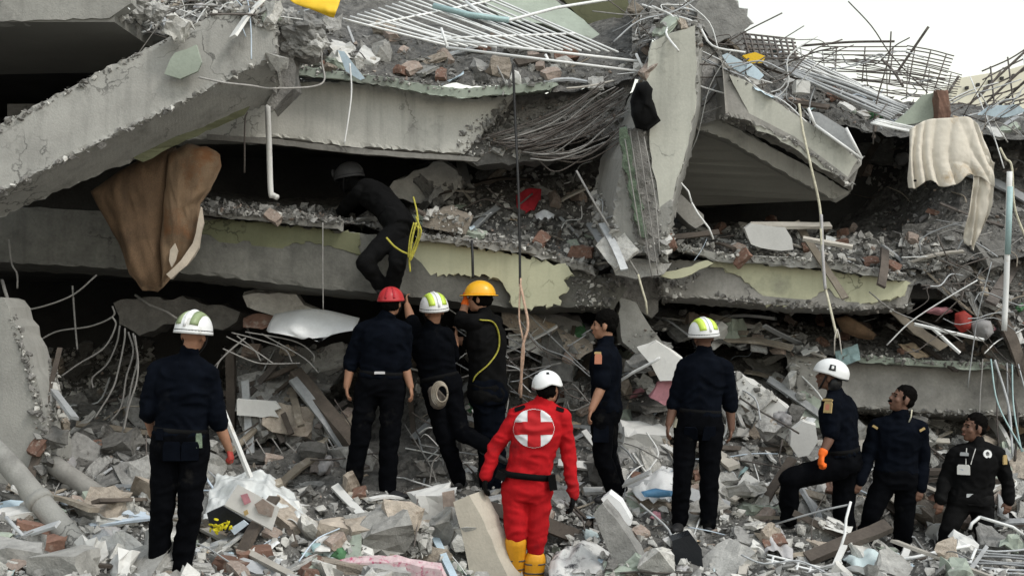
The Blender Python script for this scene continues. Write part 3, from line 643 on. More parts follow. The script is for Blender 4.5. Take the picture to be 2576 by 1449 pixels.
def head_body(mb, H):
    mb.ell(H.w(0, -.012, .03), H.ax(.076, .094, .094), 18, 12)
    mb.ell(H.w(0, .034, -.028), H.ax(.060, .062, .086), 16, 10)
    mb.ell(H.w(0, .058, -.088), H.ax(.030, .030, .026), 12, 8)
    mb.ell(H.w(0, .025, -.07), H.ax(.054, .05, .042), 12, 8)
    mb.cap(H.w(0, .088, .016), H.w(0, .108, -.022), .009, .0145, 8)
    for x in (-1, 1):
        mb.cap(H.w(x * .034, .08, .024), H.w(x * .012, .09, .026), .012, .011, 8)
        mb.ell(H.w(x * .042, .062, -.025), H.ax(.022, .022, .022), 10, 6)
        mb.ell(H.w(x * .012, .108, -.024), H.ax(.009, .009, .008), 8, 6)
        mb.ell(H.w(x * .077, -.006, -.012), H.ax(.010, .021, .034), 10, 8)
    mb.ell(H.w(0, .092, -.054), H.ax(.024, .012, .008), 10, 6); mb.ell(H.w(0, .089, -.066), H.ax(.02, .012, .008), 10, 6)
def dome(H, rx, ry, rz, cz, lo=-8, flare=.0, nphi=36, nth=14, th=.004, cy=-.006, cut=None):
    """a helmet shell: an open dome with thickness and a flared rim"""
    def sh(off):
        rows = []
        for i in range(nth + 1):
            e = 88 - (88 - lo) * i / nth
            row = []
            for k in range(nphi):
                a = 2 * math.pi * k / nphi
                ee = e
                if cut: ee = 88 - (88 - (lo + cut(a))) * i / nth
                c, s_ = math.cos(R(ee)), math.sin(R(ee)); fl = flare * max(0, (i - nth + 2.2) / 2.2)
                row.append(H.w(math.cos(a) * c * (rx + off + fl), cy + math.sin(a) * c * (ry + off + fl), cz + s_ * (rz + off)))
            rows.append(row)
        return rows
    o = sh(0); i_ = sh(-th)
    return MB().loft(o + i_[::-1])
def dpatch(H, rx, ry, rz, cz, fn, n=14, m=3, off=.0035, cy=-.006):
    """a band lying on the dome: fn(s, t) gives (azimuth, elevation) in degrees for s along and t across"""
    A = []
    for o in (off, -.002):
        rows = []
        for i in range(n + 1):
            row = []
            for j in range(m + 1):
                a, e = fn(i / n, j / m); a, e = R(a), R(e)
                row.append(H.w(math.cos(a) * math.cos(e) * (rx + o), cy + math.sin(a) * math.cos(e) * (ry + o), cz + math.sin(e) * (rz + o)))
            rows.append(row)
        A.append(rows)
    return MB().loft([f + b[::-1] for f, b in zip(*A)])
def helmet_rescue(H, root, lime='helmet_lime', stripes=(-1, 1), front=True, shell='helmet_white'):
    rx, ry, rz, cz = .122, .148, .128, .035
    h = dome(H, rx, ry, rz, cz, -14, .010).build('helmet', shell, root, True)
    # black band round the lower edge, and the lime flashes over the crown
    dpatch(H, rx, ry, rz, cz, lambda s, t: (s * 360, -1 - 7 * t), 40, 1).build('band', 'helmet_black', h, True)
    for sd_ in stripes:
        x = .055 * sd_; w = .024
        rows = []
        for o in (.0035, -.002):
            rr = []
            for i in range(15):
                e = 15 + 150 * i / 14; row = []
                for q in (-1, 0, 1):
                    xx = (x + w * q) / rx; c = math.sqrt(1 - xx * xx)
                    row.append(H.w((x + w * q) * (1 + o / rx), -.006 - math.cos(R(e)) * c * (ry + o), cz + math.sin(R(e)) * c * (rz + o)))
                rr.append(row)
            rows.append(rr)
        MB().loft([f + b[::-1] for f, b in zip(*rows)]).build('flash', lime, h, True)
    rr = []
    for i in range(13):
        e = 8 + 164 * i / 12
        rr.append([H.w(x, -.006 - math.cos(R(e)) * (ry + z), cz + math.sin(R(e)) * (rz + z)) for x, z in ((-.012, -.004), (-.007, .008), (.007, .008), (.012, -.004))])
    MB().loft(rr).build('crest', shell, h, True)
    if front:
        MB().ell(H.w(0, ry + .004, cz + .05), H.ax(.04, .016, .045), 12, 8).build('front_badge', shell, h, True)
    # neck cloth and strap
    MB().tube(crv([H.w(-.1, 0, .02), H.w(-.075, .03, -.06), H.w(0, .06, -.125), H.w(.075, .03, -.06), H.w(.1, 0, .02)], 5), .007, 5).build('chin_strap', 'helmet_black', h, True)
    return h
def hair_cap(H, root, seed=0, rad=(.084, .103, .1), c=(0, -.022, .045), top=0.0, n=26):
    mb = MB().ell(H.w(*c), H.ax(*rad), 36, 26)
    mb.ell(H.w(0, -.042, .005), H.ax(rad[0] * .93, .066, .068), 24, 16)
    for x in (-1, 1): mb.ell(H.w(x * .07, .022, .018), H.ax(.010, .013, .028), 10, 8)
    cc = H.w(*c)
    for i, v in enumerate(mb.v):
        q = v - cc; h = noise.fractal(q * 55 + Vector((seed * 3, 0, 0)), .8, 2, 3)
        mb.v[i] = cc + q * (1 + .075 * h + (top * max(0, q.normalized().dot(H.u))))
    return mb.build('hair', 'hair', root, True)
def face_bits(H, root, moustache=False):
    for x in (-1, 1):
        MB().ell(H.w(x * .031, .083, .008), H.ax(.014, .009, .0075), 10, 6).build('eye', 'eye', root, True)
        MB().cap(H.w(x * .046, .082, .026), H.w(x * .016, .094, .028), .005, .006, 6).build('eyebrow', 'hair', root, True)
    MB().ell(H.w(0, .098, -.06), H.ax(.021, .009, .008), 10, 6).build('lips', 'lip', root, True)
    if moustache:
        MB().ell(H.w(0, .102, -.045), H.ax(.034, .014, .011), 12, 6).build('moustache', 'hair', root, True)
SURF = {}
def hit(sh, u, v):
    """where the line of sight of (u,v) meets the garment: point and normal"""
    if sh.name not in SURF:
        me = sh.data; wl_ = shw(sh)
        SURF[sh.name] = BVHTree.FromPolygons([v.co + wl_ for v in me.vertices], [list(p.vertices) for p in me.polygons])
    o = Vector((0, 0, CZ)); d = (P(u, v, 10) - o).normalized()
    loc, no, _i, _d = SURF[sh.name].ray_cast(o, d)
    return loc, no
def shw(o): return WLOC[o.name]
def stick(name, sh, u, v, w, h, m, parent, rot=0, round_=False, th=.004):
    """a small badge or pocket sewn on the garment where it faces the viewer"""
    loc, no = hit(sh, u, v)
    if loc is None: return None
    up = Vector((0, 0, 1)); r_ = up.cross(no).normalized(); up = no.cross(r_).normalized()
    if rot: q = Matrix.Rotation(R(rot), 3, no); r_ = q @ r_; up = q @ up
    n = 14
    out = [(math.cos(2 * math.pi * k / n), math.sin(2 * math.pi * k / n)) for k in range(n)] if round_ else [(-1, -1), (1, -1), (1, .6), (.8, 1), (-.8, 1), (-1, .6)]
    A = [loc + r_ * x * w / 2 + up * y * h / 2 + no * .006 for x, y in out]; B = [p - no * .012 for p in A]
    return MB().loft([B, A]).build(name, m, parent)
def shirt_patch(name, sh, u0, v0, ru, rv, inside, m, parent, off, n=26):
    """a flat print lying on the garment: cells of a grid round (u0,v0) for which inside(x, y) holds"""
    pts = {}; mb = MB(); idx = {}
    def pt(i, j):
        if (i, j) not in pts:
            loc, no = hit(sh, u0 + ru * (2 * i / n - 1), v0 + rv * (2 * j / n - 1))
            pts[(i, j)] = None if loc is None else loc + no * off
        return pts[(i, j)]
    def vid(i, j):
        if (i, j) not in idx: idx[(i, j)] = len(mb.v); mb.v.append(pt(i, j))
        return idx[(i, j)]
    for i in range(n):
        for j in range(n):
            if inside(2 * (i + .5) / n - 1, 2 * (j + .5) / n - 1) and all(pt(i + a, j + b) is not None for a in (0, 1) for b in (0, 1)):
                mb.f.append([vid(i, j), vid(i, j + 1), vid(i + 1, j + 1), vid(i + 1, j)]); mb.m.append(0)
    return mb.build(name, m, parent, True, recalc=False) if mb.f else None
def person(label, d, j, yaw, pitch=0, roll=0, sleeve='short', shirt='navy', trousers='navy_trousers', skin='skin', untuck=0.0, gloves=None, boots='boot_black',
           hands=('l', 'r'), headk=1.0, belt=True, wmul=1.0, curl=.35, bend=(0, 0, 0), seed=0, tuck_boots=False, fold=.011, leg=1.0, palm=None, toes=None, arm=1.0):
    """j: joints as (u, v, metres behind d)"""
    J = {k: P(t[0], t[1], d + (t[2] if len(t) > 2 else 0)) for k, t in j.items()}
    J['bend'] = Vector(bend)
    H = Head(J['head'], yaw, pitch, roll, headk)
    b = MB(); torso(b, J, -.12, 1.0, -.006, wmul); head_body(b, H)
    b.cap(J['neck'] - Vector((0, 0, .02)), H.w(0, -.02, -.05), .056, .052, 14)
    hmb = {}
    for s_, sg in (('l', -1), ('r', 1)):
        b.cap(J['neck'].lerp(J['s' + s_], .25), J['s' + s_], .05, .056, 10)
        if 'e' + s_ in J:
            b.cap(J['s' + s_], J['e' + s_], .052, .042, 12); b.cap(J['e' + s_], J['e' + s_].lerp(J['w' + s_], .35), .041, .043, 12)
            b.cap(J['e' + s_].lerp(J['w' + s_], .35), J['w' + s_], .043, .029, 12)
            if s_ in hands: hand(b, J['w' + s_], J['h' + s_], sg, curl, 0, palm)
        b.cap(J['p' + s_], J['k' + s_], .085, .055, 12); b.cap(J['k' + s_], J['a' + s_], .055, .036, 12)
        b.cap(J['a' + s_], J['a' + s_] + Vector((0, .1, -.05)), .035, .03, 8)
    body = remeshed(b, .0072, 3)
    root = mlink('person', body, skin, None); tag(root, label, 'person')
    # trousers
    t = MB(); torso(t, J, -.17, .18, .022, wmul)
    for s_ in 'lr':
        p, k, a = J['p' + s_], J['k' + s_], J['a' + s_]
        t.cap(p, k, .104 * leg, .078 * leg, 14); t.cap(k, k.lerp(a, min(.45, tuck_boots[s_] - .25) if tuck_boots else .45), .078 * leg, .074 * leg, 14)
        e = k.lerp(a, tuck_boots[s_] - .2) if tuck_boots else a + (a - k).normalized() * .0
        t.cap(k.lerp(a, min(.4, tuck_boots[s_] - .25) if tuck_boots else .4), e, .074 * leg, (.062 if tuck_boots else .066) * leg, 14)
    tr_ = mlink('trousers', remeshed(t, .0115, 4, fold, 6.5, seed), trousers, root)
    # shirt
    h = MB(); torso(h, J, .1 - untuck, .975, .024, wmul)
    h.cap(J['neck'] - Vector((0, 0, .05)), J['neck'] - Vector((0, 0, .005)), .10, .078, 14)
    h.cap(J['neck'] - Vector((0, 0, .01)), J['neck'].lerp(H.w(0, -.02, -.05), .45), .070, .064, 14)
    for s_ in 'lr':
        h.cap(J['neck'].lerp(J['s' + s_], .3), J['s' + s_], .064, .075, 12)
        if 'e' + s_ in J:
            S0, E, Wr = J['s' + s_], J['e' + s_], J['w' + s_]
            if sleeve == 'long': h.cap(S0, E, .076 * arm, .062 * arm, 12); h.cap(E, Wr, .062 * arm, .049 * arm, 12)
            elif sleeve == 'rolled': h.cap(S0, E, .076, .066, 12); h.cap(E, E.lerp(Wr, .2), .066, .06, 12)
            else: h.cap(S0, S0.lerp(E, .88), .076, .069, 12)
    st = mlink('shirt', remeshed(h, .0105, 3, fold, 7.5, seed + 3), shirt, root)
    # boots
    for s_, sg in (('l', -1), ('r', 1)):
        a = J['a' + s_]; k = J['k' + s_]; td = Vector((toes or {}).get(s_, (.1 * sg, 1, 0))).normalized()
        bt = MB(); up = (k - a).normalized()
        if tuck_boots: bt.cap(a, k.lerp(a, tuck_boots[s_]), .075, .088, 14)
        else: bt.cap(a, a + up * .14, .052, .052, 12)
        bt.ell(a - td * .02 + Vector((0, 0, -.045)), (td.cross(Vector((0, 0, 1))) * .042, td * .055, Vector((0, 0, .042))), 12, 8)
        bt.ell(a + td * .07 + Vector((0, 0, -.045)), (td.cross(Vector((0, 0, 1))) * .047, td * .1, Vector((0, 0, .042))), 14, 8)
        bt.ell(a + td * .15 + Vector((0, 0, -.055)), (td.cross(Vector((0, 0, 1))) * .045, td * .07, Vector((0, 0, .033))), 12, 8)
        bo = mlink('boot', remeshed(bt, .011, 2), boots, root)
        if tuck_boots:
            for q in (.22, .42):
                c = a.lerp(k, q); MB().loft([ring(c + up * z_, Vector((1, 0, 0)), Vector((0, 1, 0)), .0795 + .012 * q, .0795 + .012 * q, 20) for z_ in (-.006, .006)]).build('boot_band', 'wood_dark', bo, True)
    if gloves:
        for s_, gm in gloves.items():
            g_ = MB(); hand(g_, J['w' + s_], J['h' + s_], -1 if s_ == 'l' else 1, curl * 1.1, .0035, palm)
            g_.cap(J['w' + s_].lerp(J['e' + s_], .12), J['w' + s_], .04, .034, 12)
            mlink('glove', remeshed(g_, .0065, 2), gm, root)
    if belt:
        pel, nk = J['pelvis'], J['neck']; c = pel.lerp(nk, .17) + J['bend'] * .28
        ax = (nk - pel).normalized() if isinstance(belt, bool) else Vector(belt)
        lat = (J['pr'] - J['pl']).normalized(); lat = (lat - ax * lat.dot(ax)).normalized(); fw = ax.cross(lat)
        MB().loft([ring(c + ax * z_, lat, fw, .182 * wmul, .133 * wmul, 28) for z_ in (-.02, .02)]).build('belt', 'black_cloth', root, True)
    return root, J, H, st, tr_

# A: white helmet, seen from behind, nearest on the left
rA, J, H, st, tr_ = person('tall rescuer in dark uniform and white helmet standing alone at the left, back turned', 9.4,
  dict(head=(487,842), neck=(470,905), sl=(399,934,.02), sr=(522,940,-.02), el=(372,1030,-.02), wl=(384,1092,.2), hl=(396,1112,.34), er=(546,1050,.02), wr=(576,1130,.06), hr=(588,1178,.06),
       pelvis=(453,1118), pl=(418,1130), pr=(488,1130), kl=(409,1276,-.03), kr=(479,1280,-.03), al=(398,1412,.02), ar=(455,1432,.02)), -12, -2, 4, sleeve='rolled', shirt='navy_blue', seed=1, hands=('l', 'r'), wmul=1.05, leg=1.05, curl=.6, headk=1.03)
for w_ in ('flash',): pass
helmet_rescue(H, rA, 'helmet_olive')
stick('back_pocket', tr_, 432, 1135, .12, .13, 'navy_blue', rA); stick('back_pocket', tr_, 478, 1135, .12, .13, 'navy_blue', rA)
stick('belt_pouch', tr_, 402, 1092, .06, .08, 'navy_blue', rA); stick('radio_holder', tr_, 500, 1108, .045, .1, 'green_dull', rA)
g_ = MB(); hand(g_, J['wr'], J['hr'], 1, .9, .005); mlink('glove', remeshed(g_, .0065, 2), 'glove_red', rA)
# B: red helmet, middle
rB, J, H, st, tr_ = person('rescuer in red helmet and rolled dark sleeves, arms hanging, watching the gap', 11.5,
  dict(head=(984,762), neck=(968,806), sl=(912,834), sr=(1016,834), el=(884,908,.02), wl=(872,972,-.03), hl=(874,1012,-.06), er=(1014,908,.02), wr=(1033,972,-.03), hr=(1040,1018,-.06),
       pelvis=(957,966), pl=(926,974), pr=(988,974), kl=(906,1104,-.04), kr=(980,1108,-.04), al=(887,1222,.02), ar=(974,1230,-.02)), -14, 4, 0, sleeve='rolled', seed=2, shirt='navy_blue', wmul=1.05, leg=1.06, toes={'r': (.9, -.5, 0), 'l': (-.2, 1, 0)})
h = dome(H, .108, .135, .112, .028, -6, .008).build('helmet', 'helmet_red', rB, True)
for k in (-1, 0, 1):
    dpatch(H, .108, .135, .112, .028, lambda s, t, k=k: (-90 + k * 38 - 5 + 10 * t, 6 + 62 * s), 8, 1).build('vent_rib', 'cloth_red', h, True)
MB().tube(crv([H.w(-.09, 0, .02), H.w(-.07, .03, -.06), H.w(0, .055, -.12), H.w(.07, .03, -.06), H.w(.09, 0, .02)], 5), .007, 5).build('chin_strap', 'helmet_black', h, True)
hair_cap(H, rB, 2, (.082, .1, .09), (0, -.022, .01))
stick('belt_buckle', st, 955, 938, .09, .022, 'cloth_grey', rB)
# C: white helmet with lime flash, leaning forward beside B
rC, J, H, st, tr_ = person('rescuer in lime striped white helmet leaning in beside the red helmet, rope bag at hip', 11.75,
  dict(head=(1092,782), neck=(1083,834,.02), sl=(1050,848,.1), sr=(1120,846,-.05), el=(1034,806,.3), wl=(1024,768,.42), hl=(1020,738,.48), er=(1140,900,.12), wr=(1146,850,.3), hr=(1150,822,.36),
       pelvis=(1112,972), pl=(1092,984), pr=(1134,984), kl=(1122,1110,-.05), kr=(1158,1086,-.08), al=(1155,1206,0), ar=(1222,1122,-.3)), 22, 8, -6, sleeve='short', seed=3, wmul=.95, leg=.98, bend=(-.02, -.03, 0), toes={'r': (.9, .2, -.4), 'l': (.2, 1, 0)})
helmet_rescue(H, rC)
MB().cap(P(1090, 985, 11.58), P(1102, 1008, 11.56), .05, .075, 14).build('rope_bag', 'wood_dark', rC, True)
bag = MB()
for k in range(4): bag.tube(crv([P(1106 + 20 * math.cos(a) * (1 - .1 * k) + k * 2, 990 + 30 * math.sin(a) * (1 - .1 * k), 11.5 - .012 * k) for a in [i * math.pi / 6 for i in range(13)]], 3), .008, 5)
bag.build('rope_coil', 'wood', rC, True)
# D: yellow hard hat
rD, J, H, st, tr_ = person('rescuer in yellow hard hat with orange gloves raised before the face, yellow strap on back', 12.1,
  dict(head=(1206,752), neck=(1222,800), sl=(1196,812,-.14), sr=(1244,812,.16), el=(1160,808,-.05), wl=(1172,758,.02), hl=(1166,726,.05), er=(1190,864,.22), wr=(1130,852,.25), hr=(1096,838,.25),
       pelvis=(1228,985), pl=(1212,992,-.08), pr=(1244,992,.06), kl=(1222,1110), kr=(1250,1108), al=(1226,1222), ar=(1256,1222)), 78, 0, 0, sleeve='rolled', untuck=.24, seed=4, gloves={'l': 'glove_orange'}, curl=.9, wmul=1.1, shirt='black_cloth', trousers='navy_blue', leg=.98, belt=False)
h = dome(H, .122, .142, .126, .04, -2, .0).build('helmet', 'helmet_yellow', rD, True)
rim = []
for o, zz in ((.0, .0), (.024, -.004), (.024, -.012), (.0, -.008)):
    rim.append([H.w(math.cos(a) * (.122 + o), -.006 + math.sin(a) * (.142 + o + (.02 if math.sin(a) > .3 and o else 0)), .038 + zz) for a in [k * 2 * math.pi / 32 for k in range(32)]])
MB().loft(rim + [rim[0]], cap=False).build('brim', 'helmet_yellow', h, True)
hair_cap(H, rD, 4, (.084, .1, .08), (0, -.024, .0)); face_bits(H, rD)
pts = []
for (u, v) in ((1206, 806), (1238, 812), (1256, 840), (1250, 880), (1228, 915), (1200, 944), (1192, 960)):
    l_, n_ = hit(st, min(u, 1252), v)
    if l_ is not None: pts.append(l_ + n_ * .014)
if len(pts) > 2: MB().tube(crv(pts, 5), .017, 5, flat=.4).build('strap', 'rope_yellow', rD, True)
# E: climbing into the gap, skin and helmet coloured dark for its shade
rE, J, H, st, tr_ = person('rescuer in black climbing into the dark gap with a yellow rope hanging off the belt', 12.0,
  dict(head=(878,452,.82), neck=(912,478,.66), sl=(906,486,.46), sr=(934,500,.8), el=(862,530,.75), wl=(870,545,1.0), hl=(868,552,1.15), er=(880,535,1.0), wr=(860,545,1.2), hr=(855,550,1.35),
       pelvis=(1004,566,.22), pl=(1000,578,.12), pr=(1010,578,.34), kl=(918,662,-.1), kr=(1000,662,-.12), al=(962,722,.02), ar=(985,726,.0)), 70, -8, 0, sleeve='long', shirt='black_cloth', trousers='black_cloth', skin='black_cloth', seed=5, wmul=1.0, hands=('l', 'r'), leg=.98, toes={'l': (.5, .6, -.2), 'r': (.3, .8, 0)}, bend=(.04, .05, .08))
helmet_rescue(H, rE, 'helmet_shaded', (), True, 'helmet_shaded')
cr_ = MB()
cr_.tube(crv([P(1040, 496, 12.15), P(1050, 540, 12.0), P(1052, 590, 11.84), P(1040, 625, 11.82), P(1030, 650, 11.82), P(1032, 684, 11.82)], 6), .008, 6)
for k in range(5):
    o = random.uniform(-8, 8)
    cr_.tube(crv([P(1046 + o, 545 + 8 * k, 11.83), P(1058 + o, 580, 11.8 - .01 * k), P(1046 + o, 622, 11.8), P(1030 + o * .5, 640 + 4 * k, 11.8), P(1036 + o, 600, 11.78), P(1046 + o, 560, 11.8)], 6), .006, 5)
cr_.tube(crv([P(972, 598, 11.83), P(990, 618, 11.8), P(1010, 632, 11.8), P(1030, 640, 11.8)], 6), .009, 6)
cr_.build('rope', 'rope_yellow', rE, True)
# F: red suit
rF, J, H, st, tr_ = person('rescuer in red suit with white circle and red cross on the back, white climbing helmet', 10.8,
  dict(head=(1378,978), neck=(1362,1018), sl=(1300,1046), sr=(1414,1052), el=(1244,1128,.0), wl=(1222,1198,-.05), hl=(1216,1254,-.08), er=(1430,1140,.02), wr=(1442,1244,-.02), hr=(1438,1302,-.05),
       pelvis=(1325,1222), pl=(1294,1238), pr=(1358,1238), kl=(1298,1345,-.06), kr=(1350,1350,-.02), al=(1297,1452,.05), ar=(1342,1464,0)), -28, -4, -8, sleeve='long', shirt='red_suit', trousers='red_suit', seed=6, gloves={'l': 'black_cloth', 'r': 'black_cloth'}, boots='boot_yellow', wmul=1.03, tuck_boots=dict(l=.14, r=.5), fold=.012, leg=1.02, curl=.3, belt=False, arm=.93)
cutf = lambda a: -16 * max(0, math.cos(2 * (a + math.pi / 2))) * (1 if math.sin(a) < 0 else .3) - 10 * abs(math.cos(a)) ** 6
h = dome(H, .116, .14, .12, .03, -4, .006, cut=cutf).build('helmet', 'helmet_white', rF, True)
for az, el in ((205, 26), (240, 58), (310, 50)):
    dpatch(H, .116, .14, .12, .03, lambda s, t, az=az, el=el: (az - 7 + 14 * t, el - 12 * s), 4, 2, off=.003).build('vent', 'screen_dark', h, True)
MB().tube(crv([H.w(-.1, 0, .02), H.w(-.075, .03, -.06), H.w(0, .06, -.12), H.w(.075, .03, -.06), H.w(.1, 0, .02)], 5), .007, 5).build('chin_strap', 'helmet_black', h, True)
hair_cap(H, rF, 6, (.082, .1, .09), (0, -.022, .0))
shirt_patch('white_disc', st, 1343, 1077, 51, 49, lambda x, y: x * x + y * y < .985, 'white_cloth', rF, .006, 72)
shirt_patch('red_cross', st, 1343, 1077, 51, 49, lambda x, y: x * x + y * y < .93 and (abs(x - .01) < .32 or abs(y) < .32), 'red_cross', rF, .0085, 72)
bl = MB()
for k in range(2): pass
pel = J['pelvis']; c0 = P(1322, 1194, 10.8)
lat = (P(1390, 1201, 10.8) - P(1255, 1187, 10.8)).normalized(); fw = Vector((0, 1, 0)); up_ = lat.cross(fw)
MB().loft([ring(c0 + up_ * z_, lat, fw, .205, .155, 30) for z_ in (-.024, .024)]).build('belt', 'black_cloth', rF, True)
MB().box(P(1390, 1213, 10.7), (.06, .07, .12), Matrix.Rotation(R(-8), 3, 'Y')).build('belt_pouch', 'black_cloth', rF)
MB().box(P(1260, 1196, 10.72), (.08, .07, .06), Matrix.Rotation(R(25), 3, 'Y')).build('belt_buckle', 'black_cloth', rF)
stick('shoulder_tab', st, 1308, 1027, .09, .035, 'black_cloth', rF, 20); stick('shoulder_tab', st, 1408, 1030, .07, .035, 'black_cloth', rF, -20)
# G: bareheaded, profile to the left
rG, J, H, st, tr_ = person('bareheaded black haired rescuer in profile between the red suited one and lime helmet', 11.6,
  dict(head=(1521,820), neck=(1524,872), sl=(1514,896,-.17), sr=(1530,890,.18), el=(1514,972,-.2), wl=(1488,1030,-.28), hl=(1474,1072,-.32), er=(1520,960,.26), wr=(1500,1020,.2), hr=(1488,1060,.2),
       pelvis=(1525,1035), pl=(1516,1045,-.09), pr=(1526,1045,.1), kl=(1515,1150,-.09), kr=(1528,1150,.12), al=(1548,1238,-.03), ar=(1560,1236,.2)), 82, 2, 0, sleeve='short', shirt='navy_blue', seed=7, wmul=.95, toes={'l': (-.7, -.4, 0), 'r': (-.7, .2, 0)}, untuck=.1, leg=1.0, belt=False)
hair_cap(H, rG, 7, (.084, .102, .096), (0, -.018, .05), .06); face_bits(H, rG)
stick('sleeve_badge', st, 1505, 903, .06, .085, 'orange_patch', rG); stick('sleeve_badge_rim', st, 1504, 888, .06, .02, 'gold', rG)
stick('leg_pocket', tr_, 1512, 1090, .13, .15, 'navy_blue', rG)
# H: white helmet on the right, from behind
rH, J, H, st, tr_ = person('rescuer in lime striped white helmet standing straight with back turned, right of the bareheaded profile', 11.2,
  dict(head=(1770,848), neck=(1770,896), sl=(1726,924), sr=(1822,928), el=(1699,1008,.03), wl=(1682,1068,-.03), hl=(1676,1112,-.08), er=(1836,1010,.03), wr=(1840,1078,.0), hr=(1836,1118,-.02),
       pelvis=(1758,1062), pl=(1728,1070), pr=(1790,1070), kl=(1716,1206,-.04), kr=(1784,1206,-.03), al=(1710,1310,.02), ar=(1782,1316,.0)), 16, 3, -4, sleeve='rolled', shirt='navy_blue', seed=8, skin='skin_dark', wmul=1.0, leg=1.0, toes={'l': (-.35, -1, 0), 'r': (.1, 1, 0)})
helmet_rescue(H, rH)
stick('radio_holder', tr_, 1818, 1050, .05, .1, 'metal_grey', rH); stick('back_pocket', tr_, 1738, 1090, .11, .12, 'navy_blue', rH); stick('back_pocket', tr_, 1784, 1090, .11, .12, 'navy_blue', rH)
stick('keys', tr_, 1700, 1062, .04, .09, 'rope_cream', rH)
# I: white helmet with badge and an orange glove, stepping up to the left
rI, J, H, st, tr_ = person('rescuer in badged white helmet stepping up leftwards with one orange glove hanging down', 11.4,
  dict(head=(2088,948), neck=(2104,996), sl=(2092,1018,-.17), sr=(2120,1014,.18), el=(2090,1096,-.2), wl=(2068,1142,-.26), hl=(2060,1196,-.28), er=(2110,1100,.28), wr=(2080,1150,.3), hr=(2070,1190,.3),
       pelvis=(2120,1160), pl=(2112,1170,-.09), pr=(2130,1168,.09), kl=(1986,1205,-.15), kr=(2120,1285,.05), al=(1984,1305,-.05), ar=(2140,1375,.1)), 68, 12, 0, sleeve='short', shirt='navy_blue', skin='skin_dark', seed=9, gloves={'l': 'glove_orange'}, wmul=1.1, leg=1.1, toes={'l': (-1, .2, 0), 'r': (-.6, .8, 0)}, curl=.75)
h = dome(H, .122, .15, .12, .038, -6, .006, cut=lambda a: -14 * max(0, -math.sin(a))).build('helmet', 'helmet_white', rI, True)
dpatch(H, .122, .15, .12, .038, lambda s, t: (176 + 22 * t, 12 + 24 * s), 4, 3, off=.004).build('badge', 'helmet_black', h, True)
dpatch(H, .122, .15, .12, .038, lambda s, t: (183 + 8 * t, 18 + 12 * s), 4, 3, off=.007).build('badge_mark', 'metal_white', h, True)
dpatch(H, .122, .15, .12, .038, lambda s, t: (215 + 110 * s, -13 - 6 * t), 14, 1, off=.006).build('rim_trim', 'helmet_black', h, True)
MB().ell(H.w(0, -.05, -.045), H.ax(.082, .062, .085), 16, 10).build('neck_flap', 'helmet_black', h, True)
MB().tube(crv([H.w(-.09, .02, .01), H.w(-.07, .04, -.06), H.w(0, .07, -.118), H.w(.07, .04, -.06), H.w(.09, .02, .01)], 5), .008, 5).build('chin_strap', 'helmet_black', h, True)
face_bits(H, rI)
stick('sleeve_badge', st, 2083, 1024, .075, .095, 'gold', rI); stick('sleeve_badge_mark', st, 2082, 1024, .04, .05, 'orange_patch', rI, th=.008)
stick('shoulder_tab', st, 2082, 1006, .1, .02, 'gold', rI)
# J: moustache
rJ, J, H, st, tr_ = person('bareheaded rescuer with a moustache gazing up to the left, hands low, dark uniform', 11.5,
  dict(head=(2269,1006), neck=(2262,1054), sl=(2208,1074,.05), sr=(2312,1080,-.05), el=(2182,1148,.02), wl=(2164,1208,-.08), hl=(2152,1246,-.12), er=(2322,1160,.02), wr=(2316,1226,-.05), hr=(2310,1268,-.1),
       pelvis=(2252,1202), pl=(2226,1212), pr=(2282,1212), kl=(2192,1292,-.06), kr=(2274,1310,.0), al=(2166,1385,.05), ar=(2266,1420,.1)), 102, 20, 0, sleeve='long', shirt='navy_blue', seed=10, skin='skin_dark', wmul=1.0, leg=1.0, belt=False, toes={'l': (-.6, -.8, 0), 'r': (-.2, -1, 0)}, palm=(0, .9, 0))
hair_cap(H, rJ, 10, (.08, .096, .082), (0, -.024, .052), .08); face_bits(H, rJ, True)
for (u, v, r_) in ((2202, 1074, -30), (2320, 1080, 30)): stick('shoulder_mark', st, u, v, .05, .02, 'gold', rJ, r_)
MB().tube([P(2294, 1030, 11.42), P(2292, 1048, 11.4), P(2286, 1062, 11.4)], .006, 5).build('ear_cord', 'rope_cream', rJ, True)
# K: rightmost
rK, J, H, st, tr_ = person('bareheaded rescuer at far right in black jacket with round chest badge and hanging pass', 11.6,
  dict(head=(2450,1078), neck=(2456,1122), sl=(2406,1142,.02), sr=(2506,1144,-.04), el=(2378,1205,.02), wl=(2366,1258,-.1), hl=(2362,1298,-.15), er=(2532,1204,.0), wr=(2538,1258,-.04), hr=(2532,1300,-.1),
       pelvis=(2440,1260), pl=(2414,1270), pr=(2468,1270), kl=(2388,1330,-.1), kr=(2478,1350,-.05), al=(2370,1412,.05), ar=(2484,1440,.05)), 106, 8, 0, sleeve='long', shirt='black_cloth', trousers='black_cloth', seed=11, skin='skin_dark', wmul=1.05, untuck=.15, belt=False, toes={'l': (-.4, -1, 0), 'r': (.1, -1, 0)}, palm=(0, .9, 0))
hair_cap(H, rK, 11, (.0805, .097, .088), (0, -.024, .05), .06); face_bits(H, rK)
stick('chest_badge', st, 2484, 1142, .075, .075, 'metal_white', rK, round_=True); stick('chest_badge_mark', st, 2484, 1142, .035, .04, 'navy', rK, round_=True, th=.01)
stick('name_strip', st, 2426, 1142, .07, .03, 'metal_grey', rK); stick('hanging_pass', st, 2424, 1181, .105, .085, 'paper', rK); stick('pass_photo', st, 2418, 1184, .04, .035, 'metal_blue', rK)
stick('sleeve_badge', st, 2528, 1156, .05, .08, 'gold', rK); stick('belt_buckle', st, 2440, 1246, .06, .03, 'metal_grey', rK)
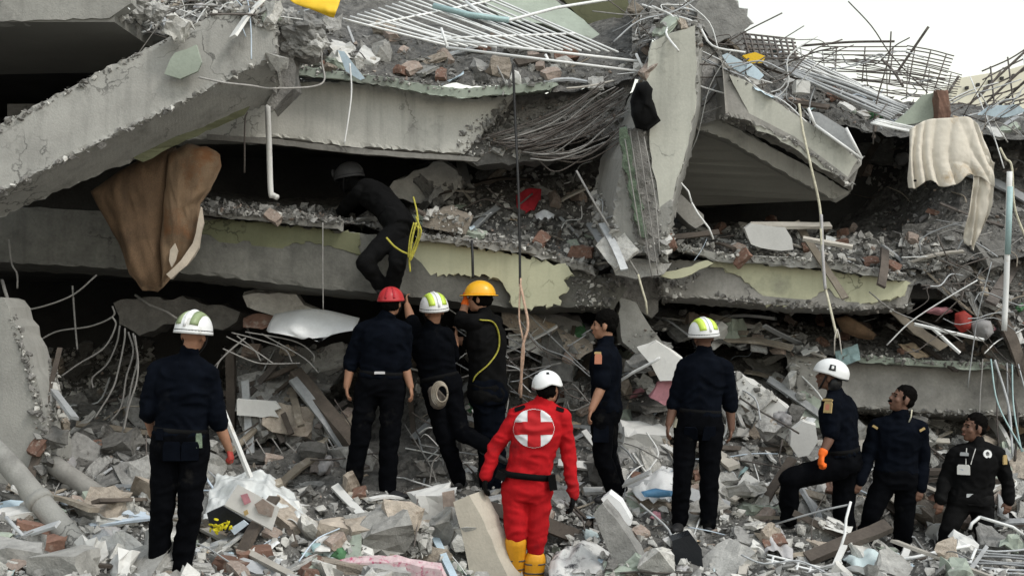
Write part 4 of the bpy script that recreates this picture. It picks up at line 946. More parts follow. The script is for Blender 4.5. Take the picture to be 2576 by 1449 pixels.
for s_ in ((2432, 1128), (2454, 1130)):
    l0, n0 = hit(st, *s_); l1, n1 = hit(st, 2430 if s_[0] < 2440 else 2442, 1168)
    if l0 and l1: MB().tube([l0 + n0 * .008, l0.lerp(l1, .5) + n0 * .01, l1 + n1 * .008], .004, 4).build('lanyard', 'paper', rK)
# ------------------------------------------------------------ line of sight to the surfaces built so far
def make_bvh():
    vs, fs = [], []
    bpy.context.view_layer.update()
    for o in BASE:
        mw = o.matrix_world; k = len(vs)
        vs += [mw @ v.co for v in o.data.vertices]; fs += [[i + k for i in p.vertices] for p in o.data.polygons]
    return BVHTree.FromPolygons(vs, fs)
BV = make_bvh()
EYE = Vector((0, 0, CZ))
def look(u, v):
    d = (P(u, v, 10) - EYE).normalized()
    loc, no, _i, _d = BV.ray_cast(EYE, d)
    if loc is None: return None, None
    if no.dot(d) > 0: no = -no
    return loc, no
def gd(u, v, lift=.0):
    loc, no = look(u, v)
    if loc is None: return 11.5
    return UV(loc)[2] - lift
def bar2(a, b, w, t, mb=None, up=None, bend=0.0, seed=0):
    """a plank or bar with a rectangular section from a to b"""
    rng = random.Random(seed); mb = mb or MB(); a, b = Vector(a), Vector(b); t_ = (b - a).normalized()
    up = Vector(up or (0, -.5, .9)); s_ = t_.cross(up).normalized(); up = s_.cross(t_).normalized(); rings = []
    for i in range(6):
        p = a.lerp(b, i / 5) + up * bend * math.sin(math.pi * i / 5)
        j = lambda: rng.uniform(-.06, .06)
        rings.append([p + s_ * w * (.5 + j()) + up * t * (.5 + j()), p - s_ * w * (.5 + j()) + up * t * (.5 + j()), p - s_ * w * (.5 + j()) - up * t * (.5 + j()), p + s_ * w * (.5 + j()) - up * t * (.5 + j())])
    return mb.loft(rings)
def plank(name, a, b, w, t, m, label, cat, d=None, **k):
    A = P(a[0], a[1], a[2] if len(a) > 2 else gd(a[0], a[1], .06)); B = P(b[0], b[1], b[2] if len(b) > 2 else gd(b[0], b[1], .06))
    return tag(bar2(A, B, w, t, **k).build(name, m), label, cat)
def rough_block(dim, seed, n=3, jag=.12):
    """a broken block: a box with every corner and edge knocked about"""
    rng = random.Random(seed); bm = bmesh.new(); bmesh.ops.create_cube(bm, size=1)
    bmesh.ops.subdivide_edges(bm, edges=bm.edges[:], cuts=n - 1, use_grid_fill=True)
    mn = min(dim)
    for v in bm.verts:
        c = sum(1 for x in v.co if abs(abs(x) - .5) < 1e-4); co = Vector((v.co.x * dim[0], v.co.y * dim[1], v.co.z * dim[2]))
        a = jag * mn * (c - .6)
        v.co = co + Vector((rng.uniform(-1, 1), rng.uniform(-1, 1), rng.uniform(-1, 1))) * a * .5
        if c == 3: v.co *= 1 - rng.uniform(0, .12)
    return bm
def bm_mesh(bm, name, m):
    me = bpy.data.meshes.new(name); bm.to_mesh(me); bm.free(); me.materials.append(M[m]); return me
def lump(name, u, v, dim, m, label, cat, d, seed=1, amp=.35):
    mb = MB().ell((0, 0, 0), (Vector((dim[0] / 2, 0, 0)), Vector((0, dim[1] / 2, 0)), Vector((0, 0, dim[2] / 2))), 30, 20)
    s_ = max(dim)
    for i, p in enumerate(mb.v):
        q = p / s_; h = noise.fractal(q * 4.2 + Vector((seed * 3.7, 0, 0)), .75, 2.2, 5); c = noise.cell(q * 5 + Vector((seed, 0, 0)))
        mb.v[i] = p * (1 + amp * h + .10 * c)
    o = link(name, mb.mesh(name, m), P(u, v, d)); return tag(o, label, cat)
def block(name, u, v, dim, rot, m, label, cat='concrete block', d=None, seed=1, jag=.12, lift=0.0, n=3):
    d = d or gd(u, v, dim[1] * .3 + lift)
    o = bpy.data.objects.new(name, bm_mesh(rough_block(dim, seed, n, jag), name, m)); COL.objects.link(o)
    o.location = P(u, v, d); o.rotation_euler = [R(x) for x in rot]; WLOC[o.name] = o.location.copy()
    return tag(o, label, cat)

# ------------------------------------------------------------ large broken pieces
big = lambda *a, **k: base(slab(*a, **k))
big('broken_slab', [(285,762),(360,748),(470,752),(560,768),(604,785),(596,808),(560,830),(500,822),(430,815),(350,845),(300,815)], 13.2, .5, 'chunk_dark', 'rough lumpy concrete slab in the dark gap behind the tall rescuer at left', 'concrete slab', jag=.03, seed=61)  # dark material carries the shade of the gap in its colour
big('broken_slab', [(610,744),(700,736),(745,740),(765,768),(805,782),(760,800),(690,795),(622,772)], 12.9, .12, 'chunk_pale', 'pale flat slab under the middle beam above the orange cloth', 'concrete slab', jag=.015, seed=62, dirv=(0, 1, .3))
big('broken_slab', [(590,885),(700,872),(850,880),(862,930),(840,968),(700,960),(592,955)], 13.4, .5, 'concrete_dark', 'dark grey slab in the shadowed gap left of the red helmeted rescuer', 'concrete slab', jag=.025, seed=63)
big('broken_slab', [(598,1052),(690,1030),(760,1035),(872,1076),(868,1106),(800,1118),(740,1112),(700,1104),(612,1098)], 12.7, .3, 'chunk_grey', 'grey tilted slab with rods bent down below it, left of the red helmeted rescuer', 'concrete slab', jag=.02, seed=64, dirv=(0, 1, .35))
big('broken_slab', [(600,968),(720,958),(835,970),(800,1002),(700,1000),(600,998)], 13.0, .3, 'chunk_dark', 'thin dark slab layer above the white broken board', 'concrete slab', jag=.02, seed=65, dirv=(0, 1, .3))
slab('broken_board', [(596,1004),(640,1008),(690,1011),(706,1026),(690,1032),(701,1050),(596,1044)], 12.6, .03, 'plaster_white', 'white broken board lying on the grey tilted slab', 'board', jag=.012, seed=66)
slab('wooden_post', [(567,880),(589,880),(591,1150),(570,1150)], 12.8, .1, 'wood_dark', 'dark upright post right of the tall rescuer at left', 'post', jag=.004)
plank('broken_beam', (740, 940, 12.9), (905, 1140, 12.5), .13, .12, 'wood_dark', 'dark wooden beam slanting down behind the red helmeted rescuer', 'beam', seed=3)
big('broken_slab', [(980,470),(1040,430),(1110,405),(1150,430),(1162,470),(1120,505),(1060,512),(1000,500)], 13.3, .2, 'chunk_pale', 'pale pointed slab hanging in the gap right of the climbing rescuer', 'concrete slab', jag=.02, seed=67, dirv=(.1, 1, .2))
big('broken_slab', [(1140,372),(1215,352),(1290,372),(1420,372),(1400,400),(1300,410),(1200,418),(1165,398)], 12.55, .35, 'chunk_dark', 'dark broken slab under the right end of the long upper beam', 'concrete slab', jag=.02, seed=68)
big('broken_slab', [(1065,545),(1130,530),(1185,560),(1172,590),(1110,580),(1062,570)], 12.5, .2, 'chunk_warm', 'layered tan slab piece on the ledge right of the yellow rope', 'concrete slab', jag=.015, seed=69, dirv=(.1, 1, .4))
big('broken_slab', [(1262,782),(1300,772),(1400,838),(1492,882),(1455,905),(1380,872),(1310,845),(1262,812)], 12.9, .14, 'chunk_warm', 'pale tan slab slanting down between the yellow helmet and the bareheaded profile', 'concrete slab', jag=.015, seed=70, dirv=(0, 1, .5))
big('broken_slab', [(1330,770),(1460,810),(1500,850),(1480,868),(1400,828),(1330,795)], 13.2, .12, 'chunk_grey', 'grey slab layer just under the right end of the painted middle beam', 'concrete slab', jag=.015, seed=71, dirv=(0, 1, .5))
big('broken_slab', [(1280,850),(1350,866),(1440,910),(1440,930),(1350,890),(1280,870)], 12.85, .12, 'chunk_pale', 'thin pale slab edge above the white climbing helmet', 'concrete slab', jag=.012, seed=72, dirv=(0, 1, .5))
big('fallen_column', [(1556,748),(1600,760),(1622,800),(1655,845),(1702,895),(1712,930),(1690,958),(1640,905),(1600,890),(1566,860)], 12.7, .45, 'concrete_light', 'pale broken column foot leaning right of the bareheaded profile', 'column', jag=.015, seed=73)
slab('white_wallboard', [(1606,880),(1650,858),(1718,905),(1735,945),(1712,960),(1660,958),(1640,920)], 12.4, .05, 'plaster_white', 'whitish wall panel lying on the broken column foot', 'panel', jag=.01, seed=74, dirv=(0, 1, .5))
big('broken_slab', [(1850,955),(1872,950),(1960,1010),(2030,1062),(2052,1095),(2030,1130),(1990,1118),(1935,1075),(1860,1012)], 12.5, .14, 'plaster_white', 'big pale diagonal slab between the lime helmet and the orange gloved rescuer', 'concrete slab', jag=.012, seed=75, dirv=(-.2, 1, .5))
slab('broken_wallboard', [(1990,1085),(2020,1060),(2052,1070),(2058,1110),(2035,1145),(2008,1150),(1988,1120)], 12.15, .05, 'plaster_white', 'rounded pale panel leaning beside the orange gloved rescuer', 'panel', jag=.01, seed=76, dirv=(0, 1, .4))
slab('pink_wallboard', [(1635,1000),(1655,965),(1705,938),(1722,960),(1700,1010),(1672,1020)], 12.5, .05, 'cloth_pink', 'dusty pink panel behind the standing lime helmeted rescuer', 'panel', jag=.01, seed=77, dirv=(0, 1, .5))
block('cream_block', 1612, 1108, (.44, .3, .26), (18, 6, 14), 'plaster_white', 'cream coloured broken block between the bareheaded profile and the lime helmet', seed=3, n=4, lift=.2)
big('broken_slab', [(1560,1165),(1620,1150),(1690,1160),(1700,1195),(1640,1215),(1570,1205)], 12.2, .3, 'chunk_grey', 'grey slab under the cream coloured block', 'concrete slab', jag=.02, seed=78, dirv=(0, 1, .5))
# foreground
slab('leaning_pillar', [(1140,1262),(1180,1245),(1206,1290),(1245,1380),(1290,1480),(1190,1480),(1165,1360)], gd(1210, 1400, .15), .2, 'cream_concrete', 'cream square pillar leaning up in front of the red suited rescuer', 'pillar', jag=.006, seed=80, dirv=(.55, .8, .1), mi=0)
block('painted_block', 1092, 1275, (.34, .26, .30), (12, -8, 20), 'plaster_white', 'white broken block with an orange painted corner left of the red suit', seed=8, n=4, lift=.12)
slab('orange_plaster', [(1112,1240),(1140,1232),(1152,1290),(1140,1330),(1120,1300)], gd(1130, 1280, .42), .04, 'brick_dusty', 'orange plaster flake on the white broken block', 'plaster', jag=.01, seed=81)
big('flat_slab', [(905,1345),(985,1320),(1075,1352),(1086,1392),(1000,1412),(930,1408)], gd(990, 1375, .12), .14, 'chunk_grey', 'grey flat slab lying in the middle foreground beside the pale curved slab', 'concrete slab', jag=.012, seed=82, dirv=(0, .8, .75))
big('flat_slab', [(765,1392),(800,1372),(870,1370),(935,1395),(940,1420),(880,1440),(790,1438)], gd(850, 1405, .1), .06, 'plaster_white', 'pale curved slab in the middle foreground behind the pink speckled one', 'concrete slab', jag=.008, seed=83, dirv=(0, .8, .6))
slab('terrazzo_slab', [(770,1440),(880,1415),(1000,1412),(1110,1432),(1130,1480),(770,1480)], gd(950, 1435, .12), .06, 'terrazzo', 'pink speckled slab at the bottom edge left of the pillar', 'slab', jag=.008, seed=84, dirv=(0, .8, .6))
plank('blue_stick', (1090, 1342), (1150, 1470), .055, .03, 'sheet_blue', 'pale blue flat bar in the foreground left of the leaning pillar', 'bar', seed=5)
slab('grey_post', [(1492,1292),(1515,1265),(1545,1300),(1600,1382),(1620,1420),(1580,1450),(1545,1420),(1520,1360)], gd(1550, 1400, .25), .14, 'chunk_grey', 'grey concrete post leaning right of the red suited rescuer', 'post', jag=.008, seed=85, dirv=(.3, .8, .1))
slab('white_tray', [(1512,1255),(1532,1240),(1560,1262),(1586,1305),(1586,1322),(1562,1318),(1535,1290)], gd(1550, 1320, .3), .07, 'plastic_white', 'white curved plastic tray end sticking up behind the grey post', 'tray', jag=.003, seed=86, dirv=(.3, .8, .3))
big('flat_slab', [(2002,1330),(2060,1310),(2130,1345),(2100,1392),(2050,1380)], gd(2070, 1360, .15), .05, 'chunk_grey', 'grey flat panel at the feet of the orange gloved rescuer', 'panel', jag=.006, seed=87, dirv=(0, .8, .5))
plank('dark_plank', (2030, 1405, 10.75), (2235, 1322, 10.9), .12, .05, 'wood_dark', 'dark plank lying in front of the moustached rescuer', 'plank', seed=6)
slab('dark_box', [(1690,1360),(1740,1345),(1765,1380),(1770,1460),(1715,1470),(1700,1420)], gd(1730, 1410, .25), .25, 'screen_dark', 'dark box with a pale rim in the foreground below the lime helmeted rescuer', 'box', jag=.004, seed=88)
slab('box_rim', [(1672,1362),(1735,1340),(1745,1352),(1690,1378)], gd(1710, 1360, .28), .16, 'paper', 'pale lid on the dark foreground box', 'lid', jag=.004, seed=89)
for (u, v, dim, rot, m, lb) in ((40, 1405, (.34, .26, .22), (10, 8, 15), 'chunk_grey', 'grey stone block in the bottom left corner'), (165, 1428, (.36, .3, .22), (6, -6, -10), 'chunk_pale', 'pale smooth stone block at the bottom edge left of the long pipe'),
    (405, 1365, (.22, .16, .18), (12, 10, 22), 'chunk_pale', 'pale chunk beside the tall rescuer\'s left boot'), (440, 1410, (.13, .1, .13), (20, 20, 5), 'plastic_white', 'whitish lump between the tall rescuer\'s boots'),
    (970, 1450, (.3, .2, .14), (8, 10, 30), 'chunk_grey', 'grey block behind the pink speckled slab'), (1020, 1335, (.2, .16, .14), (10, 20, 40), 'chunk_pale', 'pale lump behind the grey flat slab'),
    (860, 1345, (.34, .2, .2), (4, 6, -14), 'chunk_warm', 'tan broken block below the red helmeted rescuer'), (915, 1345, (.24, .2, .2), (20, -6, 14), 'chunk_warm', 'tan rough lump left of the grey flat slab')):
    block('stone_block', u, v, dim, rot, m, lb, 'stone block', seed=u)
for (u, v, rot, lb) in ((85, 1335, (5, 12, 22), 'red faced brick left of the long pipe, upper one'), (130, 1372, (12, -14, 28), 'red faced brick left of the long pipe, lower one'), (585, 1425, (4, 8, -10), 'reddish brick right of the tall rescuer\'s boots'), (640, 1400, (14, -6, 20), 'dusty brick below the crossed wooden strips')):
    block('brick', u, v, (.26, .14, .12), rot, 'brick', lb, 'brick', seed=u, jag=.08)
# pipes
def pipe(name, pts, r, m, label, n=14):
    p = [Q(t, 10) for t in pts]; o = MB().tube(p, r, n).build(name, m, None, True); return tag(o, label, 'pipe')
pp = pipe('long_pipe', [(-60, 1085, 10.3), (20, 1165, 10.2), (100, 1262, 10.0), (190, 1365, 9.75), (290, 1480, 9.45)], .085, 'chunk_warm' if False else 'concrete_light', 'long thick grey pipe running down the left foreground')
MB().tube([P(93, 1252, 10.02), P(106, 1268, 9.99)], .1, 16).build('pipe_collar', 'concrete_light', pp, True)
pp = pipe('short_pipe', [(108, 1150, 11.0), (180, 1200, 10.9), (275, 1265, 10.8), (330, 1300, 10.75)], .08, 'concrete_mid', 'shorter grey pipe behind the long one at the left')
pipe('thin_rod', [(15, 1300, 9.6), (60, 1350, 9.5), (100, 1415, 9.4), (140, 1460, 9.3)], .014, 'metal_grey', 'thin grey rod in the bottom left corner crossing the bricks')
# silver strips, wood, paper, plastic near the tall rescuer
plank('silver_strip', (150, 1263), (385, 1300), .07, .025, 'metal_blue', 'long silver strip left of the tall rescuer, upper one', 'strip', seed=1)
plank('silver_strip', (225, 1322), (380, 1302), .04, .02, 'metal_blue', 'short silver strip left of the tall rescuer, lower one', 'strip', seed=2)
plank('silver_strip', (-20, 1280), (70, 1262), .12, .03, 'sheet_blue', 'pale blue sheet strip at the left edge beside the long pipe', 'strip', seed=3)
plank('wooden_strip', (498, 1322), (735, 1448), .05, .03, 'wood_pale', 'long pale wooden strip right of the tall rescuer running to the lower right', 'strip', seed=4)
plank('wooden_strip', (488, 1390), (712, 1310), .05, .03, 'metal_grey', 'long grey strip crossing over the pale wooden one', 'strip', seed=5)
plank('white_pole', (553, 1012, 10.5), (630, 1200, 10.7), .032, .03, 'metal_white', 'white pole leaning beside the tall rescuer\'s right arm', 'pole', seed=6)
o = cloth([[(545,1205,11.0),(600,1190,11.1),(660,1192,11.1),(740,1240,11.1)],[(520,1260,10.7),(590,1225,10.8),(670,1228,10.8),(762,1290,10.8)],[(510,1310,10.45),(580,1290,10.5),(680,1300,10.5),(770,1325,10.5)]], 40, 30, 0, 0, .085, .004, 5, (0, -.6, .8)).build('plastic_sheet', 'plastic_clear', None, True)
tag(o, 'crumpled clear plastic sheet right of the tall rescuer', 'plastic sheet')
r_ = slab('picture_book', [(598,1218),(625,1232),(702,1275),(683,1332),(565,1270)], 10.05, .02, 'paper', 'open picture book with a red brown print under the clear plastic', 'book', jag=0, dirv=(0, .8, -.6))
slab('picture_print', [(640,1268),(662,1255),(690,1275),(682,1300),(650,1290)], 10.03, .006, 'brick_dusty', parent=r_, jag=.006, seed=2)
slab('picture_print', [(605,1245),(622,1240),(632,1262),(615,1270)], 10.03, .006, 'cloth_pink', parent=r_, jag=.004, seed=3)
slab('picture_print', [(612,1286),(622,1281),(625,1292),(616,1297)], 10.03, .006, 'gold', parent=r_, jag=.002, seed=4)
slab('dark_box', [(520,1290),(560,1272),(650,1322),(652,1345),(530,1330)], 10.15, .2, 'screen_dark', 'dark open box under the picture book', 'box', jag=.004)
slab('paper_pack', [(578,1330),(612,1308),(624,1318),(590,1345)], 9.98, .03, 'metal_blue', 'pale blue paper pack beside the yellow flowers', 'packet', jag=.003)
fl = MB(); rng = random.Random(4)
for k in range(34):
    u, v = rng.gauss(553, 13), rng.gauss(1322, 8)
    c = P(u, v, 9.98 + rng.uniform(-.04, .04)); r_ = rng.uniform(.012, .022); a = rng.uniform(0, 6.28)
    fl.ell(c, (Vector((math.cos(a) * r_, 0, math.sin(a) * r_)), Vector((0, r_ * .4, 0)), Vector((-math.sin(a) * r_ * .5, r_ * .3, math.cos(a) * r_ * .5))), 6, 4)
tag(fl.build('flower_bunch', 'flower_yellow'), 'bunch of yellow flowers lying right of the tall rescuer\'s legs', 'flowers')
# shoe
sh_ = MB(); c = P(278, 1398, gd(278, 1398, .1)); ax_ = Vector((.9, .2, -.3)).normalized()
sh_.ell(c + ax_ * .07, (ax_ * .11, Vector((0, .045, 0)), Vector((0, 0, .035))), 14, 8); sh_.ell(c - ax_ * .04, (ax_ * .07, Vector((0, .042, 0)), Vector((0, 0, .06))), 14, 8)
so = mlink('blue_shoe', remeshed(sh_, .009, 2), 'plastic_blue', None); tag(so, 'dark blue shoe lying right of the long pipe', 'shoe')
# hanging brown mattress
mt = empty('folded_mattress', P(385, 735, 11.7)); tag(mt, 'brown stained folded mattress hanging under the diagonal beam', 'mattress')
pillow([(228,482),(300,430),(400,375),(440,372),(425,470),(412,600),(412,722),(392,738),(362,730),(330,690),(290,610),(255,545)], 11.75, .28, 12, .055, .035, 3, freq=6, zs=.18).build('mattress_half', 'mattress', mt, True)
pillow([(425,385),(470,362),(520,368),(553,390),(552,420),(535,470),(505,510),(505,560),(492,620),(462,668),(432,700),(410,725),(405,620),(412,480)], 11.7, .30, 12, .05, .035, 5, freq=6, zs=.2).build('mattress_half', 'mattress_lit', mt, True)
slab('mattress_edge', [(505,520),(512,560),(500,622),(470,668),(430,702),(418,690),(455,655),(485,612),(497,560)], 11.55, .05, 'mattress_pale', parent=mt, jag=.006)
slab('torn_patch', [(428,628),(440,612),(446,630),(442,655),(431,672),(425,655)], 11.52, .03, 'mattress_pale', parent=mt, jag=.006)
# white plastic and orange cloth in the gap, red cloth, bits on the ledges
o = cloth([[(690,790,12.7),(760,778,12.6),(820,780,12.6),(905,800,12.6)],[(670,830,12.5),(740,822,12.4),(820,832,12.4),(890,830,12.4)],[(690,838,12.4),(760,850,12.35),(800,856,12.35),(860,832,12.4)]], 22, 12, 2, .03, .03, .006, 7).build('white_plastic', 'plastic_white', None, True)
tag(o, 'white plastic sheet draped in the gap left of the red helmet', 'plastic sheet')
o = cloth([[(612,800,12.8),(650,788,12.8),(712,800,12.8)],[(610,822,12.6),(660,826,12.6),(712,822,12.6)]], 16, 8, 3, .02, .03, .006, 8).build('orange_cloth', 'brick', None, True); tag(o, 'rusty orange cloth under the pale slab in the gap', 'cloth')
o = cloth([[(1298,492,13.3),(1330,474,13.3),(1362,476,13.3)],[(1300,530,13.1),(1335,532,13.1),(1360,505,13.1)]], 14, 10, 2, .02, .02, .006, 9).build('red_cloth', 'cloth_red', None, True); tag(o, 'dark red cloth bundled on the middle ledge left of the column', 'cloth')
o = cloth([[(1345,540,12.9),(1370,528,12.9),(1395,540,12.9)],[(1350,552,12.7),(1372,548,12.7),(1392,552,12.7)]], 12, 8, 2, .02, .02, .006, 9).build('white_bag', 'plastic_white', None, True); tag(o, 'small white plastic bag below the dark red cloth', 'bag')
# black cloth on the column
bm_ = MB(); pillow([(1592,232),(1602,208),(1628,205),(1642,225),(1640,250),(1655,290),(1662,305),(1640,322),(1628,332),(1600,322),(1588,290),(1585,255)], 11.95, .2, 6, .035, .04, 6, mb=bm_, freq=9)
tag(bm_.build('black_bag', 'black_cloth', None, True), 'black cloth bag caught on the face of the leaning column', 'bag')
# curtain
ct = empty('hanging_curtain', P(2400, 620, 12.6)); tag(ct, 'dirty cream curtain hanging in folds from the rubble at the right', 'curtain')
def drape(top, mid, bot, nu=90, nv=50, seed=11):
    T, Mi, B = [crv([Q(p, 12.4) for p in r], 8) for r in (top, mid, bot)]; A = []
    def at(r, t): x = t * (len(r) - 1); i = min(int(x), len(r) - 2); return r[i].lerp(r[i + 1], x - i)
    for j in range(nv + 1):
        y = j / nv; ra, rb = [], []
        for i in range(nu + 1):
            x = i / nu; p = crv([at(T, x), at(Mi, x), at(B, x)], 10); q = p[min(int(y * 20), 20)].lerp(p[min(int(y * 20) + 1, 20)], y * 20 - int(y * 20))
            gather = 3.6 * x ** .75 + .25 * noise.noise(Vector((x * 4, y * 1.2, seed)))
            w = .085 * abs(math.sin(math.pi * gather * 1.7)) ** .8 * max(0, 1 - x * .75) * (.4 + .7 * y)
            w += .055 * abs(math.sin(math.pi * (2.1 * y - 1.9 * (x - .45) ** 2 * 4 + .35 * noise.noise(Vector((x * 3, y * 2, 4)))))) ** .8 * max(0, x - .45) * 1.4 * (1 - .3 * y)
            w += .007 * noise.fractal(q * 11, .8, 2, 4)
            z = .045 * noise.noise(Vector((x * 6, 3, seed))) * y * y
            q = q + Vector((0, -w, z)); ra.append(q); rb.append(q + Vector((0, .005, 0)))
        A.append(ra + rb[::-1])
    return MB().loft(A)
drape([(2288,326,12.5),(2330,303,12.5),(2385,298,12.5),(2440,298,12.5),(2468,335,12.5)], [(2284,395,12.47),(2325,398,12.45),(2380,400,12.44),(2435,392,12.44),(2492,410,12.46)], [(2282,474,12.45),(2332,462,12.44),(2392,468,12.42),(2440,440,12.44),(2500,470,12.45)]).build('curtain_fold', 'cloth_cream', ct, True)
cloth([[(2452,405,12.45),(2478,390,12.45),(2500,410,12.45)],[(2440,500,12.45),(2465,495,12.45),(2498,500,12.45)],[(2428,575,12.48),(2455,590,12.48),(2478,560,12.48)],[(2428,612,12.5),(2445,626,12.5),(2460,600,12.5)]], 26, 34, 2.6, .025, .03, .006, 15).build('curtain_tail', 'cloth_cream', ct, True)
for (u, v) in ((2302, 455), (2352, 462)): MB().ell(P(u, v, 12.33), (Vector((.016, 0, 0)), Vector((0, .01, 0)), Vector((0, 0, .012))), 10, 6).build('curtain_eyelet', 'black_cloth', ct)
# pale pole at right
po = tag(MB().tube(crv([P(2540, 432, 12.2), P(2536, 560, 12.2), P(2532, 700, 12.2), P(2526, 832, 12.2)], 4), .026, 10).build('white_pole', 'metal_white', None, True), 'long white pole hanging upright near the right edge', 'pole')
MB().tube([P(2541, 470, 12.19), P(2535, 640, 12.19)], .0275, 10).build('blue_sleeve', 'sheet_teal', po, True)
# grilles
grille('window_grille', [(862, 48, 12.7), (1128, 116, 12.55), (1555, 132, 12.9), (1160, -40, 14.4)], 19, .011, 'metal_white', 'long white window grille lying across the rubble at the top', sag=.02, cross=2, d=13)
fr = empty('grille_frame', P(1370, 150, 12.4)); tag(fr, 'white metal frame with double rails sticking out below the long white grille', 'frame')
for a, b in (((1122, 120, 12.35), (1620, 182, 12.3)), ((1126, 101, 12.4), (1608, 155, 12.35)), ((1110, 72, 12.45), (1126, 121, 12.35)), ((1600, 136, 12.35), (1622, 183, 12.3)), ((1372, 138, 12.35), (1381, 155, 12.33))):
    MB().tube([P(*a), P(*b)], .013, 6).build('rail', 'metal_white', fr, True)
tag(MB().tube([P(1172, 5, 13.6), P(1212, 36, 13.3), P(1282, 52, 13.2), P(1402, 20, 13.6), P(1560, -5, 14)], .016, 6).build('bent_tube', 'metal_white', None, True), 'bent white tube crossing above the long white grille', 'tube')
tag(MB().tube([P(1090, 15, 13.3), P(1180, 38, 13.2), P(1280, 52, 13.15)], .03, 4).build('flat_strip', 'sheet_teal', None, True), 'pale teal strip meeting the bent white tube', 'strip')
grille('rebar_grid', [(1862, 85, 13.6), (2000, 100, 13.6), (2010, 146, 13.1), (1880, 150, 13.1)], 6, .011, 'rebar', 'small dark grid against the sky right of the grey boulder', cross=9, d=13)
grille('bar_bundle', [(1968, 166, 13.2), (2282, 270, 12.9), (2240, 300, 12.8), (1990, 185, 13.1)], 9, .012, 'metal_grey', 'bundle of long grey bars sloping down over the rubble at the right', sag=.03, cross=1)
grille('bar_bundle', [(2030, 150, 13.5), (2260, 262, 13.1), (2284, 276, 12.9), (1998, 166, 13.2)], 6, .011, 'metal_white', 'upper bundle of pale bars sloping down below the sky mesh', sag=.03)
grille('bar_bundle', [(2205, 300, 12.8), (2320, 326, 12.7), (2318, 338, 12.7), (2190, 310, 12.75)], 4, .012, 'metal_white', 'short pale bars beside the hanging curtain top', sag=.01)
grille('sky_mesh', [(2068, 118, 14.0), (2282, 118, 14.4), (2270, 215, 13.9), (2066, 200, 13.7)], 9, .007, 'rebar', 'wire mesh standing against the sky, larger one at its middle', cross=3, sag=.02)
grille('sky_mesh', [(2282, 116, 14.4), (2400, 142, 14.5), (2368, 226, 14.0), (2270, 205, 13.9)], 11, .007, 'rebar', 'wire mesh standing against the sky beside the far cream building', cross=3, sag=.02)
grille('sky_mesh', [(2150, 140, 13.7), (2420, 190, 13.6), (2400, 262, 13.2), (2160, 235, 13.2)], 13, .005, 'rebar', 'fine bent mesh lying below the standing wire mesh', cross=5, sag=.06)
grille('sky_mesh', [(2000, 120, 13.8), (2110, 130, 13.8), (2120, 220, 13.4), (2010, 190, 13.4)], 10, .005, 'rebar_pale', 'fine pale mesh left of the standing wire mesh', cross=4, sag=.05)
grille('rebar_grid', [(2470, 180, 13.6), (2600, 110, 13.6), (2620, 240, 13.2), (2480, 290, 13.2)], 6, .008, 'rebar', 'ragged rod grid at the right edge before the far building', cross=3, sag=.04)
for a, b, lb in (((2252, 190, 13.6), (2336, 68, 13.4), 'long dark rod pointing steeply up into the sky'), ((2016, 116, 13.9), (2250, 105, 13.9), 'nearly level rod on top of the wire mesh'), ((2218, 150, 13.7), (2272, 218, 13.4), 'short dark rod leaning on the wire mesh'),
                 ((2440, 262, 13.4), (2590, 120, 13.2), 'twisted rod in front of the far building, upper one'), ((2470, 270, 13.4), (2600, 150, 13.2), 'twisted rod in front of the far building, middle one'), ((2500, 280, 13.4), (2610, 176, 13.2), 'twisted rod in front of the far building, lower one'), ((2385, 235, 13.3), (2412, 192, 13.3), 'thin rod at the corner of the far building')):
    tag(MB().tube(crv([P(*a), P(*a).lerp(P(*b), .5) + Vector((.01, 0, .015)), P(*b)], 5), .013, 6).build('steel_rod', 'rebar', None, True), lb, 'rod')
# blocks at the top right
rk = prism([(1745,22),(1768,-6),(1815,-12),(1852,4),(1878,40),(1892,60),(1868,80),(1840,94),(1808,108),(1785,95),(1762,60)], 12.9, .5, jag=.02, step=.05, dirv=(.2, 1, .25), seed=21)
tag(rk.build('grey_boulder', 'chunk_grey', None, False), 'big grey rounded concrete lump against the sky right of the column top', 'concrete lump')
block('white_brick', 2015, 221, (.14, .12, .12), (0, 4, 6), 'plaster_white', 'clean white brick on top of the right rubble', 'brick', d=12.9, seed=2, jag=.04)
slab('grey_shard', [(2237,316),(2280,285),(2320,240),(2358,232),(2368,280),(2340,302),(2300,312)], 12.75, .05, 'plaster_green', 'grey green triangular wall shard above the curtain', 'wall shard', jag=.008, seed=4)
block('brick_stub', 2368, 270, (.11, .12, .3), (4, -3, 6), 'brick', 'broken brick stub standing above the hanging curtain', 'brick', d=12.7, seed=9, n=4)
slab('tin_sheet', [(1816,140),(1830,134),(1880,165),(1872,188),(1835,168)], 12.7, .012, 'sheet_blue', 'crumpled pale blue tin sheet, upper one, right of the column', 'tin sheet', jag=.006, seed=5)
slab('tin_sheet', [(1872,165),(1890,160),(1922,190),(1910,202),(1880,190)], 12.7, .012, 'sheet_blue', 'crumpled pale blue tin sheet, lower one, right of the column', 'tin sheet', jag=.006, seed=6)
slab('tin_sheet', [(2460,290),(2490,266),(2560,262),(2580,280),(2530,296)], 12.9, .012, 'sheet_blue', 'pale blue tin sheet at the right edge above the curtain', 'tin sheet', jag=.008, seed=7)
slab('yellow_board', [(1868,140),(1900,132),(1925,142),(1920,158),(1890,160)], 12.9, .02, 'yellow_panel', 'small dull yellow board behind the blue tin sheets', 'board', jag=.006, seed=8)
wf = empty('bent_window', P(2100, 390, 12.4)); tag(wf, 'dark window pane in a white bent frame on the tilted floor', 'window')
slab('pane', [(2036,280),(2062,284),(2128,325),(2160,385),(2125,368),(2052,318)], 12.4, .015, 'metal_grey', parent=wf, jag=0)
